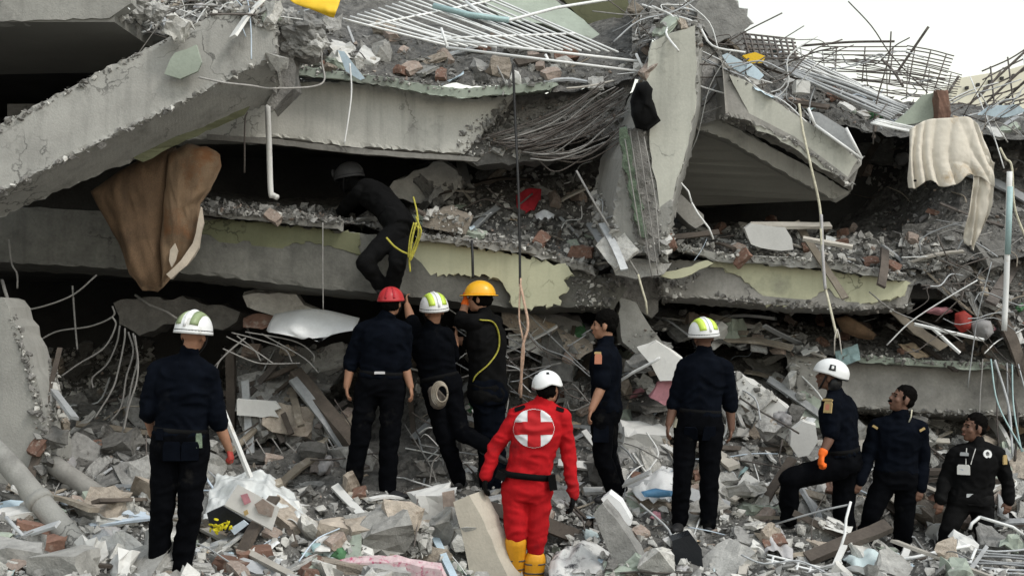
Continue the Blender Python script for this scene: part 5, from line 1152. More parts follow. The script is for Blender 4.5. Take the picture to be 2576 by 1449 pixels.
for a, b in (((2033, 272), (2050, 315)), ((2050, 315), (2168, 400)), ((2168, 400), (2128, 322))):
    MB().tube([P(*a, 12.36), P(*b, 12.36)], .014, 6).build('frame_rail', 'metal_white', wf, True)
# yellow panel, top left bits
o = cloth([[(720,-20,12.4),(790,-24,12.4),(862,-20,12.4)],[(735,6,12.3),(800,18,12.2),(848,25,12.2)],[(800,30,12.2),(825,42,12.2),(840,45,12.2)]], 16, 12, 0, 0, .03, .01, 3).build('yellow_sheet', 'yellow_panel', None, True); tag(o, 'bright yellow panel at the top edge above the diagonal beam', 'panel')
block('rubble_lump', 446, 72, (.16, .15, .16), (20, 30, 10), 'chunk_pale', 'small pale lump hooked on a rod above the diagonal beam', 'concrete lump', d=10.95, seed=12, n=4, jag=.25)
for (u, v, s_, lb) in ((765, 75, .34, 'largest pale lump at the broken end of the diagonal beam'), (725, 50, .2, 'pale lump on top of the diagonal beam end'), (790, 110, .24, 'pale lump right of the diagonal beam end'), (740, 118, .2, 'pale lump under the diagonal beam end'), (690, 62, .15, 'small pale lump on the diagonal beam end'), (340, 12, .3, 'pale block lying on the roof slab corner'), (390, 30, .2, 'grey lump above the diagonal beam near the roof slab')):
    lump('concrete_lump', u, v, (s_, s_ * .8, s_ * .85), 'chunk_grey', lb, 'concrete lump', 11.5 if u > 600 else 11.4, seed=u)
# right ledge pieces
slab('plaster_piece', [(1874,575),(1888,563),(1930,568),(1975,572),(1992,600),(1996,628),(1940,628),(1890,615)], 12.5, .05, 'plaster_white', 'white plaster slab standing on the right ledge', 'plaster slab', jag=.012, seed=7)
plank('wooden_board', (1890, 567, 12.55), (2090, 568, 12.6), .1, .03, 'wood_pale', 'pale wooden board lying over the white plaster slab', 'board', seed=8)
plank('wooden_board', (2020, 600, 12.4), (2145, 622, 12.3), .05, .03, 'wood_pale', 'thin pale board on the right ledge beside the red bricks', 'board', seed=9)
slab('concrete_plank', [(1690,498),(1715,490),(1770,540),(1772,562),(1750,575),(1685,520)], 12.7, .3, 'concrete_mid', 'short concrete plank leaning right of the column foot', 'concrete plank', jag=.008, seed=3)
# lower right gap
o = MB(); pillow([(2100,800),(2130,792),(2190,828),(2206,842),(2196,855),(2160,852),(2120,835)], 13.0, .22, 6, .01, .05, 2, mb=o); tag(o.build('brown_bolster', 'mattress', None, True), 'brown bolster cushion under the yellow right beam', 'cushion')
slab('flat_board', [(2235,782),(2262,785),(2350,845),(2388,868),(2365,882),(2300,840)], 12.75, .03, 'wood', 'dusty flat board leaning under the right beam end', 'board', jag=.006, seed=4)
plank('white_strip', (2300, 815, 12.6), (2475, 855, 12.6), .03, .02, 'metal_white', 'white strip below the red bag at the right', 'strip')
plank('white_strip', (2345, 825, 12.6), (2415, 888, 12.55), .03, .02, 'metal_white', 'steep white strip beside the dusty flat board', 'strip')
o = MB(); pillow([(2402,792),(2425,782),(2445,795),(2442,830),(2418,838),(2400,820)], 12.8, .16, 5, .03, .04, 3, mb=o); tag(o.build('red_bag', 'cloth_red' if False else 'glove_red', None, True), 'bright red bag in the rubble at the right', 'bag')
o = MB(); pillow([(2442,815),(2465,798),(2492,805),(2500,835),(2480,855),(2450,845)], 12.75, .16, 5, .03, .04, 4, mb=o); tag(o.build('white_bundle', 'cloth_grey', None, True), 'greyish white cloth bundle beside the bright red bag', 'bundle')
o = MB(); pillow([(2320,785),(2345,770),(2380,772),(2400,785),(2360,796)], 12.9, .14, 5, .03, .04, 5, mb=o); tag(o.build('pink_cloth', 'cloth_pink', None, True), 'dull pink cloth left of the bright red bag', 'cloth')
o = MB(); pillow([(2395,290) ,(2400,285)], 12, .1) if False else None
# cloths in the foreground
o = cloth([[(1605,1215,11.9),(1650,1185,12.0),(1700,1182,12.0)],[(1590,1235,11.7),(1640,1230,11.7),(1700,1228,11.7)],[(1610,1258,11.5),(1660,1262,11.5),(1700,1260,11.5)]], 18, 12, 2, .03, .03, .006, 21, (0, -.6, .8)).build('blue_bag', 'plastic_white', None, True); tag(o, 'white and blue plastic bag left of the lime helmeted rescuer', 'bag')
o2 = MB(); pillow([(1612,1236),(1650,1228),(1692,1234),(1694,1248),(1650,1252),(1622,1248)], 11.45, .08, 4, .01, .04, 2, mb=o2); x_ = o2.build('blue_lining', 'plastic_blue', o, True)
o = cloth([[(1860,1340,11.2),(1905,1310,11.3),(1960,1318,11.3)],[(1880,1380,10.9),(1930,1352,10.9),(1990,1370,10.9)],[(1900,1400,10.75),(1950,1392,10.7),(1995,1410,10.7)]], 22, 16, 2.5, .04, .04, .008, 22, (0, -.6, .8)).build('grey_cloth', 'cloth_grey', None, True); tag(o, 'grey cloth heap in front of the orange gloved rescuer', 'cloth')
o = cloth([[(2120,1400,10.7),(2190,1380,10.8),(2260,1398,10.8)],[(2140,1430,10.5),(2200,1408,10.5),(2280,1430,10.5)],[(2160,1475,10.2),(2220,1470,10.2),(2290,1475,10.2)]], 26, 18, 2.5, .05, .05, .008, 23, (0, -.6, .8)).build('teal_cloth', 'cloth_teal', None, True); tag(o, 'pale teal cloth crumpled at the bottom edge below the moustached rescuer', 'cloth')
o = cloth([[(1400,1385,10.9),(1470,1365,10.9),(1560,1400,10.9)],[(1380,1430,10.6),(1470,1410,10.6),(1580,1440,10.6)],[(1390,1480,10.3),(1480,1475,10.3),(1590,1480,10.3)]], 26, 18, 2, .05, .05, .008, 24, (0, -.6, .8)).build('patterned_cloth', 'cloth_print', None, True); tag(o, 'crumpled black and white patterned cloth right of the yellow boots', 'cloth')
o = cloth([[(1800,1390,10.8),(1840,1375,10.9),(1880,1400,10.9)],[(1790,1430,10.5),(1850,1420,10.5),(1890,1440,10.5)],[(1790,1478,10.2),(1850,1475,10.2),(1900,1478,10.2)]], 22, 16, 3, .04, .04, .008, 25, (0, -.6, .8)).build('striped_cloth', 'cloth_teal', None, True); tag(o, 'pale striped cloth right of the dark foreground box', 'cloth')
for a, b, m, lb, w in (((2140, 1262, 10.75), (2112, 1385, 10.5), 'metal_white', 'upright white rod in front of the moustached rescuer', .016), ((2112, 1385, 10.5), (2098, 1480, 10.2), 'metal_white', 'lower half of the white rod in the foreground', .016), ((2140, 1268, 10.75), (1950, 1318, 10.9), 'metal_grey', 'thin bent rod joining the top of the white rod', .012),
    ((2465, 1300, 10.9), (2576, 1345, 10.8), 'metal_white', 'white frame rail at the right edge below the far right rescuer', .018), ((2465, 1300, 10.9), (2440, 1330, 10.85), 'metal_white', 'short white frame stub at the right below the far right rescuer', .018),
    ((2230, 1412, 10.7), (2440, 1372, 10.7), 'metal_white', 'long white rod near the bottom right corner', .02), ((2455, 1380, 10.6), (2420, 1470, 10.3), 'metal_white', 'steep white rod in the bottom right corner', .016), ((2455, 1382, 10.6), (2590, 1380, 10.6), 'metal_grey', 'level grey rod in the bottom right corner', .012),
    ((2400, 1400, 10.5), (2560, 1470, 10.3), 'metal_white', 'slanting white rod in the bottom right corner', .014), ((1560, 958, 12.5), (1660, 900, 12.3), 'metal_white', 'white rod between the bareheaded profile and the lime helmet', .02), ((1560, 1120, 11.9), (1600, 1165, 11.8), 'metal_grey', 'short grey rod by the cream block', .012),
    ((1450, 430, 12.3), (1605, 690, 12.0), 'rebar_pale', 'long thin pole leaning against the foot of the column', .014), ((1605, 690, 12.0), (1628, 790, 12.0), 'rope_cream', 'pale rod hanging below the column foot', .013), ((1700, 430, 12.5), (1740, 510, 12.4), 'metal_white', 'thin white cord on the right side of the column', .011), ((1740, 510, 12.4), (1795, 602, 12.4), 'metal_white', 'lower white cord right of the column foot', .012),
    ((1860, 1000, 12.3), (2010, 1090, 12.0), 'rebar', 'dark rod lying on the big pale diagonal slab', .012), ((340, 742, 12.6), (445, 802, 12.4), 'rebar_pale', 'pale rod above the tall rescuer\'s helmet', .015), ((5, 705, 11.5), (30, 790, 11.3), 'rebar_pale', 'pale rod at the left edge above the column stump', .02)):
    w *= .75
    tag(MB().tube([P(*a), P(*a).lerp(P(*b), .35) + Vector((random.uniform(-.02, .02), 0, random.uniform(-.02, .02))), P(*a).lerp(P(*b), .7) + Vector((random.uniform(-.02, .02), 0, random.uniform(-.02, .02))), P(*b)], w, 6).build('rod', m, None, True), lb, 'rod')
# bottom right grille
grille('folding_grille', [(2455, 1390, 10.6), (2600, 1400, 10.5), (2600, 1480, 10.2), (2440, 1470, 10.3)], 10, .010, 'metal_grey', 'fallen grey slatted grille in the bottom right corner', sag=.01)
grille('white_rack', [(1930, 1395, 10.6), (2120, 1440, 10.5), (2110, 1480, 10.3), (1920, 1440, 10.4)], 5, .010, 'metal_white', 'white wire rack lying in the foreground left of the pale teal cloth', cross=6)
# wires and ropes
cable('black_cable', [(1290,165,12.25),(1296,300,12.2),(1304,480,12.0),(1307,620,11.95),(1308,720,11.9)], .013, 'black_cable', 'thick black cable hanging down in front of the middle ledge', 'cable')
cable('twisted_rope', [(1308,715,11.9),(1318,760,11.85),(1328,820,11.8),(1314,880,11.8),(1310,1000,11.9)], .013, 'rope_orange', 'twisted orange rope hanging above the white climbing helmet', 'rope')
cable('twisted_rope', [(1310,700,11.9),(1306,800,11.85),(1318,880,11.8),(1305,990,11.9)], .009, 'rope_orange', 'thinner orange rope strand hanging above the white climbing helmet', 'rope')
cable('thin_cable', [(1187,605,12.1),(1189,650,12.0),(1190,700,12.0)], .013, 'black_cable', 'short dark cable hanging above the yellow hard hat', 'cable')
cable('cream_rope', [(2010,262,12.3),(2020,330,12.2),(2040,420,12.1),(2062,520,12.1),(2066,600,12.0),(2072,700,12.0),(2085,760,11.9),(2106,850,11.8)], .012, 'rope_cream', 'long cream cord hanging from the tilted floor to the badged helmet', 'rope')
cable('dark_tape', [(2066,540,12.05),(2070,640,11.98),(2076,728,11.94)], .014, 'cloth_grey', 'grey taped part of the long cream cord', 'tape')
rt = MB()
for k in (1, 4): rt.tube(crv([P(2106, 828, 11.8), P(2106 + (k - 2.5) * 4, 850, 11.78), P(2108 + (k - 2.5) * 6, 885 + 6 * (k % 3), 11.8 + .03 * (k % 2))], 4), .006, 5)
tag(rt.build('rope_end', 'rope_yellow' if False else 'wood_pale', None, True), 'frayed yellowish rope end above the badged helmet', 'rope')
cable('white_wire', [(500,195,10.9),(560,208,10.9),(630,216,11.1),(690,223,11.3),(808,212,11.5),(809,150,11.6),(810,80,11.7)], .009, 'rebar_pale', 'thin pale wire sagging from the diagonal beam', 'wire')
cable('hanging_wire', [(880,160,12.1),(884,230,12.1),(876,300,12.1),(866,362,12.1)], .008, 'metal_white', 'white frayed wire hanging over the upper beam', 'wire')
slab('tin_strip', [(850,128),(866,130),(918,198),(906,202),(870,180)], 12.2, .012, 'sheet_blue', 'pale blue tin strip hanging off the greenish ledge', 'strip', jag=.004)
pv = tag(MB().tube(crv([P(673,262,12.2),(P(677,370,12.2)),P(681,482,12.2),P(688,492,12.2),P(698,497,12.18)], 5), .026, 10).build('white_conduit', 'plaster_white', None, True), 'white conduit pipe with an elbow hanging below the diagonal beam', 'pipe')
cable('thin_cable', [(622,282,12.2),(616,310,12.2),(615,435,12.2)], .008, 'rebar', 'thin dark wire left of the white conduit', 'cable')
cable('thin_cable', [(812,560,12.1),(812,680,12.1),(813,780,12.1)], .005, 'rebar_pale', 'fine pale wire in front of the middle beam', 'cable')
cable('side_cord', [(2515,372,12.3),(2530,400,12.3),(2545,420,12.3),(2552,520,12.3),(2580,600,12.3)], .011, 'rope_cream', 'pale cord at the right edge beside the long white pole', 'cord')
for k, pts in enumerate([[(285,768),(282,792),(230,822),(140,836),(82,862)],[(285,798),(289,822),(265,872),(200,912),(157,947)],[(300,822),(296,862),(266,912),(236,950),(232,976)],[(313,828),(316,862),(301,932),(281,982),(240,1056)],
  [(325,832),(331,882),(321,952),(301,1022),(275,1062)],[(335,838),(346,902),(336,962),(311,1062),(303,1106)],[(340,846),(350,912),(346,962),(321,1022),(308,1082)],[(183,718),(188,800),(192,882)],[(240,690),(180,740),(100,770),(30,780)],[(20,600),(30,660),(46,690),(44,730)]]):
    pts = [(u + random.uniform(-4, 4), v + random.uniform(-4, 4)) for u, v in pts]
    cable('bent_rebar', pts, .0085, 'rebar_pale', ['bent rod in the dark gap at left, curving furthest left', 'bent rod in the dark gap at left, second down', 'bent rod in the dark gap at left, third down, ending in a hook', 'bent rod in the dark gap, fourth of the curved bundle', 'bent rod in the dark gap, fifth of the curved bundle', 'bent rod with the lowest end in the curved bundle', 'bent rod furthest right in the curved bundle', 'straight upright rod in the dark gap above the stump', 'faint rod in the black gap under the middle beam at left', 'short curved rod at the left edge under the diagonal beam'][k], 'rod', d=12.2 - .03 * k)
for k, pts in enumerate([[(548,962),(545,925),(562,892),(620,848)],[(540,920),(575,880),(612,850)],[(580,832),(650,852),(712,880),(736,916)],[(620,836),(742,860),(782,888),(790,906)],[(560,872),(640,908),(702,914),(752,918)],[(565,850),(640,885),(690,915)],[(600,840),(640,880),(655,910)],[(660,838),(760,900),(800,940)],
  [(617,1106),(640,1150),(652,1172)],[(640,1102),(680,1150),(702,1196)],[(680,1102),(712,1140),(728,1182)],[(728,1206),(732,1150),(752,1116)],[(745,1206),(776,1150),(852,1120)],[(790,1112),(830,1150),(866,1190)],[(720,1110),(770,1160),(800,1210)]]):
    pts = [(u + random.uniform(-5, 5), v + random.uniform(-5, 5)) for u, v in pts]
    cable('bent_rebar', pts, .0065, 'rebar_pale', f"thin bent rod {'in the gap behind the tall rescuer' if pts[0][1] < 1000 else 'under the grey tilted slab'}, {['first','second','third','fourth','fifth','sixth','seventh','eighth'][k if k < 8 else k - 8]} from the left", 'rod', d=12.45)
for k in range(44):
    t = k / 43; rng = random.Random(k)
    a = P(1215 + 150 * t + rng.uniform(-20, 20), 345 + 60 * t * .9 + rng.uniform(-10, 10), 12.55 - .1 * rng.random()); b_ = P(1500 + 80 * rng.random(), 205 + 150 * t + rng.uniform(-14, 14), 12.55 - .15 * rng.random())
    m_ = a.lerp(b_, .3 + .4 * rng.random()) + Vector((rng.uniform(-.06, .06), 0, -.03 - .15 * rng.random()))
    tag(MB().tube(crv([a, m_, b_], 6), .0045 + .004 * rng.random(), 5).build('reinforcing_bar', 'rebar' if k % 3 else 'rebar_pale', None, True), None, 'rod', 'rebar strands fanning out left of the leaning column')
SCN = []          # scattered things waiting for a label: (object, noun words, u, v)
for o in COL.objects:
    if o.name.startswith('reinforcing_bar'): SCN.append([o, 'dusty steel strand', None])

rng = random.Random(31)
for k in range(9):
    a = P(2478 + 12 * k + rng.uniform(-6, 6), 900 + 25 * rng.random(), 12.75); b_ = P(2500 + 16 * k + rng.uniform(-50, 60), 1130 + 150 * rng.random(), 12.3)
    o = MB().tube(crv([a, a.lerp(b_, .5) + Vector((rng.uniform(-.09, .09), 0, 0)), b_], 5), .006 + .006 * rng.random(), 5).build('steel_bar', rng.choice(['rebar', 'rebar_pale', 'metal_grey', 'sheet_teal']), None, True)
    tag(o, None, 'rod', 'long bars leaning at the right edge'); SCN.append([o, 'long leaning bar', None])
for (u0, v0, u1, v1, d0, n) in ((1850, 110, 2350, 300, 12.9, 26), (2360, 230, 2600, 340, 12.9, 16), (1750, 70, 1860, 300, 12.6, 14), (1590, 0, 1740, 110, 12.5, 12), (300, 0, 700, 60, 11.4, 16), (1180, 840, 1480, 1010, 12.6, 26), (2300, 560, 2560, 900, 12.5, 22), (1050, 1060, 1240, 1230, 12.2, 14), (870, 1120, 1060, 1230, 12.3, 8)):
    for k in range(n):
        a = P(rng.uniform(u0, u1), rng.uniform(v0, v1), d0 + rng.uniform(-.15, .25)); L = rng.uniform(.15, .6)
        di = Vector((rng.gauss(0, 1), rng.gauss(0, .3), rng.gauss(0, .6))).normalized() * L
        o = MB().tube(crv([a - di, a - di * .3 + Vector((rng.gauss(0, .04), 0, rng.gauss(0, .04))), a + di * .4 + Vector((rng.gauss(0, .05), 0, rng.gauss(0, .05))), a + di], 4), rng.uniform(.004, .008), 4).build('wire', rng.choice(['rebar', 'rebar_pale', 'rebar', 'metal_white', 'metal_grey']), None, True)
        tag(o, None, 'wire', 'tangled wires in the rubble'); SCN.append([o, 'tangled thin wire', None])
# ------------------------------------------------------------ loose rubble, piece by piece
BV = make_bvh()
def inpoly(u, v, poly):
    c = False; n = len(poly)
    for i in range(n):
        a, b = poly[i], poly[i - 1]
        if (a[1] > v) != (b[1] > v) and u < (b[0] - a[0]) * (v - a[1]) / (b[1] - a[1]) + a[0]: c = not c
    return c
def sample(poly, rng):
    us = [p[0] for p in poly]; vs = [p[1] for p in poly]
    for _ in range(60):
        u, v = rng.uniform(min(us), max(us)), rng.uniform(min(vs), max(vs))
        if inpoly(u, v, poly): return u, v
    return poly[0]
PR = {}
def hull(name, dims, n, seed, m):
    rng = random.Random(seed); bm = bmesh.new()
    for _ in range(n):
        p = Vector((rng.gauss(0, 1), rng.gauss(0, 1), rng.gauss(0, 1))).normalized()
        p = Vector([math.copysign(abs(x) ** .7, x) for x in p]) * rng.uniform(.8, 1.05)
        bm.verts.new((p.x * dims[0] * .5, p.y * dims[1] * .5, p.z * dims[2] * .5))
    r = bmesh.ops.convex_hull(bm, input=bm.verts[:]); bmesh.ops.delete(bm, geom=[g for g in r['geom_interior'] if isinstance(g, bmesh.types.BMVert)], context='VERTS')
    bmesh.ops.subdivide_edges(bm, edges=bm.edges[:], cuts=1, use_grid_fill=True); bm.verts.ensure_lookup_table()
    for v in bm.verts: v.co += Vector((rng.uniform(-1, 1), rng.uniform(-1, 1), rng.uniform(-1, 1))) * .035
    return bm_mesh(bm, name, m)
def protos(kind, m):
    if (kind, m) in PR: return PR[(kind, m)]
    out = []
    if kind == 'chunk':
        for k in range(7): out.append(hull('concrete_chunk', (1, random.Random(k).uniform(.6, .95), random.Random(k + 9).uniform(.4, .8)), 13, k + 1, m))
        for k in range(3): out.append(bm_mesh(rough_block((1, .75, .55), k + 50, 3, .28), 'concrete_chunk', m))
    elif kind == 'slab':
        for k in range(6): out.append(bm_mesh(rough_block((1, .75 - .06 * k, .12 + .02 * k), k + 70, 4, .34), 'slab_fragment', m))
    elif kind == 'brick':
        for k in range(4): out.append(bm_mesh(rough_block((1 - .12 * k, .5, .36), k + 90, 2, .14), 'brick', m))
    elif kind == 'plank':
        for k in range(4):
            out.append(bar2((-.5, 0, 0), (.5, 0, 0), .05 + .025 * k, .02 + .006 * k, up=(0, 0, 1), bend=.03 * (k - 1), seed=k).mesh('wood_splinter', [m]))
    elif kind == 'rod':
        for k in range(5):
            rg = random.Random(k); out.append(MB().tube(crv([(-.5, 0, 0), (-.15, rg.uniform(-.06, .06), rg.uniform(-.05, .08)), (.2, rg.uniform(-.1, .1), rg.uniform(-.05, .1)), (.5, rg.uniform(-.15, .15), rg.uniform(-.05, .1))], 4), .008 + .003 * (k % 3), 5).mesh('bent_rod', [m], True))
    elif kind == 'sheet':
        for k in range(5):
            mb = MB(); rows = []
            for j in range(7):
                rows.append([Vector((i / 7 - .5, (j / 6 - .5) * (.5 + .08 * k), .10 * noise.fractal(Vector((i * .3, j * .3, k * 7.7)), .9, 2, 3))) for i in range(8)])
            mb.loft([r + [p + Vector((0, 0, .012)) for p in r[::-1]] for r in rows]); out.append(mb.mesh('crumpled_sheet', [m], k % 2 == 0))
    elif kind == 'rag':
        for k in range(4):
            mb = MB().ell((0, 0, 0), (Vector((.5, 0, 0)), Vector((0, .36, 0)), Vector((0, 0, .17))), 22, 12)
            for i, v in enumerate(mb.v):
                h = noise.fractal(v * 5 + Vector((k * 5, 0, 0)), .9, 2, 3); mb.v[i] = v * (1 + .4 * h)
            out.append(mb.mesh('cloth_scrap', [m], True))
    PR[(kind, m)] = out; return out
NAMES = dict(chunk=('concrete_chunk', 'concrete chunk'), slab=('slab_fragment', 'slab fragment'), brick=('brick', 'brick'), plank=('wood_splinter', 'splintered board'), rod=('bent_rod', 'bent rod'), sheet=('crumpled_sheet', 'crumpled sheet'), rag=('cloth_scrap', 'cloth scrap'))
CATS = dict(chunk='concrete chunk', slab='slab fragment', brick='brick', plank='board', rod='rod', sheet='sheet', rag='cloth')
TONE = dict(chunk_pale='pale', chunk_grey='grey', chunk_dark='dark', chunk_warm='tan', brick='red', brick_dusty='dusty', wood='brown', wood_dark='dark', wood_pale='pale', metal_white='white', metal_grey='grey', rebar='rusty', metal_blue='silver', paper='white', paper_tan='tan', paper_grey='grey', sheet_blue='blue', sheet_teal='teal', plastic_white='white', plaster_white='white', plaster_green='greenish', plaster_yellow='yellowish', cloth_grey='grey', cloth_pink='pink', cloth_teal='teal', cloth_cream='cream', cloth_red='red', green_stuff='green', rebar_pale='pale', concrete_light='pale', plastic_blue='blue')
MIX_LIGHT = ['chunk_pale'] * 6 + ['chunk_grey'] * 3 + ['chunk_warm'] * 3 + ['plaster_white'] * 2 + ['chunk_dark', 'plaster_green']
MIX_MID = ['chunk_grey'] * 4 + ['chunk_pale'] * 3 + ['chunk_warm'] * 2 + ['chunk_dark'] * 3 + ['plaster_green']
MIX_LOW = ['chunk_dark'] * 4 + ['chunk_grey'] * 4 + ['chunk_warm'] * 2 + ['chunk_pale']  # darkened mix: shade behind the rescuers put into the piece colours
MIX_DARK = ['chunk_dark'] * 5 + ['chunk_grey'] * 3 + ['chunk_warm']  # for shaded gaps and hollows: the shade is in the piece colours
EXTRA = dict(brick=['brick', 'brick_dusty', 'brick_dusty'], plank=['wood', 'wood_pale', 'wood_dark', 'wood_dark', 'metal_grey', 'metal_grey', 'plaster_white'], rod=['metal_white', 'metal_grey', 'rebar', 'rebar', 'rebar_pale', 'metal_white', 'metal_blue'], sheet=['paper', 'paper_tan', 'paper_grey', 'plastic_white', 'sheet_blue', 'sheet_teal', 'metal_grey', 'plaster_white'], rag=['cloth_grey', 'cloth_grey', 'cloth_cream', 'cloth_teal', 'cloth_pink', 'green_stuff', 'black_cloth' if False else 'cloth_grey'])
FORE = [(-20,1240),(400,1180),(900,1230),(1600,1230),(2600,1260),(2600,1455),(-20,1455)]
REG = [  # polygon, mix, counts by kind, size range
 (FORE, MIX_LIGHT, dict(chunk=96, slab=72, brick=24, plank=64, rod=56, sheet=48, rag=20), (.11, .44)),
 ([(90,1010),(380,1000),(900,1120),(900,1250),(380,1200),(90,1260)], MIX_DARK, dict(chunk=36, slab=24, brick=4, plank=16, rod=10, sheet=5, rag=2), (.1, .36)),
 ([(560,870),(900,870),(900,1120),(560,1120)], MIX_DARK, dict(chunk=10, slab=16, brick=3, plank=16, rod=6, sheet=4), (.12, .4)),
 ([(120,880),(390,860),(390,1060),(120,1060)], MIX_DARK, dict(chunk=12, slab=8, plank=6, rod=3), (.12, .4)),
 ([(1030,830),(1300,800),(1560,850),(1560,1240),(1030,1240)], MIX_LOW, dict(chunk=24, slab=24, brick=5, plank=26, rod=16, sheet=8, rag=3), (.1, .42)),
 ([(1560,860),(1720,780),(2040,880),(2060,1300),(1560,1280)], MIX_LIGHT, dict(chunk=34, slab=30, brick=10, plank=34, rod=30, sheet=16, rag=5), (.12, .5)),
 ([(2050,1050),(2600,1050),(2600,1300),(2050,1300)], MIX_LIGHT, dict(chunk=22, slab=18, brick=5, plank=18, rod=14, sheet=14, rag=5), (.12, .42)),
 ([(690,60),(1200,90),(1640,120),(1640,225),(1290,215),(1060,212),(690,165)], MIX_LIGHT, dict(chunk=38, slab=14, brick=18, plank=8, rod=8, sheet=3), (.08, .3)),
 ([(290,0),(640,0),(780,60),(760,110),(560,30),(420,85),(300,50)], MIX_MID, dict(chunk=14, slab=4, plank=5, rod=14, rag=1), (.08, .24)),
 ([(1600,20),(1720,10),(1800,60),(1760,120),(1640,130),(1590,110)], MIX_MID, dict(chunk=14, slab=3, brick=1, rod=5), (.08, .26)),
 ([(1800,110),(1960,120),(2240,240),(2600,280),(2600,345),(2180,330),(2000,285),(1830,190)], MIX_LIGHT, dict(chunk=24, slab=12, brick=6, plank=14, rod=14, sheet=12, rag=4), (.08, .28)),
 ([(1060,470),(1300,420),(1500,440),(1560,600),(1560,690),(1340,625),(1060,590)], MIX_MID, dict(chunk=28, slab=20, brick=5, plank=16, rod=8, sheet=3), (.08, .34)),
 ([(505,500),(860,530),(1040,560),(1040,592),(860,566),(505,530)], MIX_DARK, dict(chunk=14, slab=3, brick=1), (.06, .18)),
 ([(1670,575),(2000,570),(2350,600),(2380,690),(2260,692),(2070,655),(1800,640),(1670,630)], MIX_LIGHT, dict(chunk=30, slab=12, brick=16, plank=10, rod=6, sheet=3), (.07, .26)),
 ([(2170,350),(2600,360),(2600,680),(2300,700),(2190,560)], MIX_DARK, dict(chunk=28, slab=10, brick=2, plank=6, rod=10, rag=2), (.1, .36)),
 ([(1700,775),(2100,790),(2600,820),(2600,925),(2330,910),(2000,890),(1750,850)], MIX_MID, dict(chunk=26, slab=10, brick=16, plank=14, rod=8, sheet=6, rag=4), (.08, .3)),
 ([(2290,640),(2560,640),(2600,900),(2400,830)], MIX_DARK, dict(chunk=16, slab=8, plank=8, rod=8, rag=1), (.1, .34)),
 ([(1210,280),(1560,210),(1580,330),(1400,390),(1220,390)], MIX_MID, dict(chunk=24, slab=8), (.06, .2)),
]
KC = {}
CAPS = dict(chunk=299, slab=299, brick=150, plank=299, rod=250, sheet=200, rag=100)
rng = random.Random(77)
for poly, mix, cnt, (s0, s1) in REG:
    for kind, n in cnt.items():
        for _ in range(n):
            if KC.get(kind, 0) >= CAPS[kind]: continue
            u, v = sample(poly, rng); loc, no = look(u, v)
            if loc is None or (1250 < u < 1385 and v > 1325): continue
            s = s0 * (s1 / s0) ** (rng.random() ** 1.45); m = rng.choice(mix if kind in ('chunk', 'slab') else EXTRA[kind])
            if kind == 'brick': s = rng.uniform(.15, .25)
            if kind in ('plank', 'rod'): s = rng.uniform(.3, 1.0)
            if kind == 'slab': s = min(s * 1.3, .34 if m.startswith('plaster') else .5)
            if kind == 'chunk' and m.startswith('plaster'): s = min(s, .24)
            if kind in ('sheet', 'rag'): s = rng.uniform(.1, .28)
            if mix is MIX_DARK and kind in ('plank', 'rod', 'sheet') : m = rng.choice(['wood_dark', 'rebar', 'wood', 'metal_grey'])  # boards, rods and sheets darkened for the same shade
            me = rng.choice(protos(kind, m)); o = bpy.data.objects.new(NAMES[kind][0], me); COL.objects.link(o)
            nn = (no * .55 + Vector((0, -.25, .6)) + Vector((rng.gauss(0, .35), rng.gauss(0, .35), rng.gauss(0, .2)))).normalized()
            if kind == 'chunk': nn = Vector((rng.gauss(0, 1), rng.gauss(0, 1), rng.gauss(0, 1))).normalized()
            q = nn.to_track_quat('Z', 'Y') @ Matrix.Rotation(rng.uniform(0, 6.28), 3, 'Z').to_quaternion()
            o.rotation_mode = 'QUATERNION'; o.rotation_quaternion = q
            sc = Vector((s, s * rng.uniform(.8, 1.2), s * rng.uniform(.8, 1.2)))
            if kind == 'rod': sc = Vector((s, s, s)) * 1.0; sc.y = sc.z = min(s, .75)
            o.scale = sc; o.location = loc + no * s * (.12 if kind in ('chunk', 'brick') else .04)
            tag(o, None, CATS[kind]); KC[kind] = KC.get(kind, 0) + 1
            size = 'big' if s > s0 + (s1 - s0) * .5 else ('small' if s < s0 + (s1 - s0) * .17 else 'middling')
            if kind in ('plank', 'rod'): size = 'long' if s > .65 else 'short'
            if kind in ('sheet', 'rag', 'brick'): size = ''
            SCN.append([o, f"{size} {TONE[m]} {NAMES[kind][1]}".strip(), kind])
# small fragments nobody could count
def frags(name, m, n, polys, seed, smin, smax, label):
    rng = random.Random(seed); vs, fs = [], []
    base_s = []
    for k in range(8):
        bm = bmesh.new()
        for _ in range(8): bm.verts.new(Vector((rng.gauss(0, 1), rng.gauss(0, 1), rng.gauss(0, 1))).normalized() * rng.uniform(.7, 1))
        r = bmesh.ops.convex_hull(bm, input=bm.verts[:]); bm.verts.index_update()
        base_s.append(([v.co.copy() for v in bm.verts], [[v.index for v in f.verts] for f in bm.faces])); bm.free()
    for _ in range(n):
        poly = rng.choice(polys); u, v = sample(poly, rng); loc, no = look(u, v)
        if loc is None: continue
        s = smin * (smax / smin) ** (rng.random() ** 2); V, Fc = rng.choice(base_s); o = len(vs)
        rot = Matrix.Rotation(rng.uniform(0, 6.28), 3, Vector((rng.gauss(0, 1), rng.gauss(0, 1), rng.gauss(0, 1))).normalized())
        S3 = Vector((s, s * rng.uniform(.5, 1), s * rng.uniform(.35, .9)))
        for p in V: vs.append(loc + no * s * .3 + rot @ Vector((p.x * S3.x, p.y * S3.y, p.z * S3.z)))
        fs += [[i + o for i in f] for f in Fc]
    mb = MB(); mb.v = vs; mb.f = fs; mb.m = [0] * len(fs)
    tag(mb.build(name, m, None, False), label, kind='stuff')
allp = [r[0] for r in REG]; lightp = [FORE] * 6 + [REG[i][0] for i in (3, 4, 5, 8, 11, 13)]
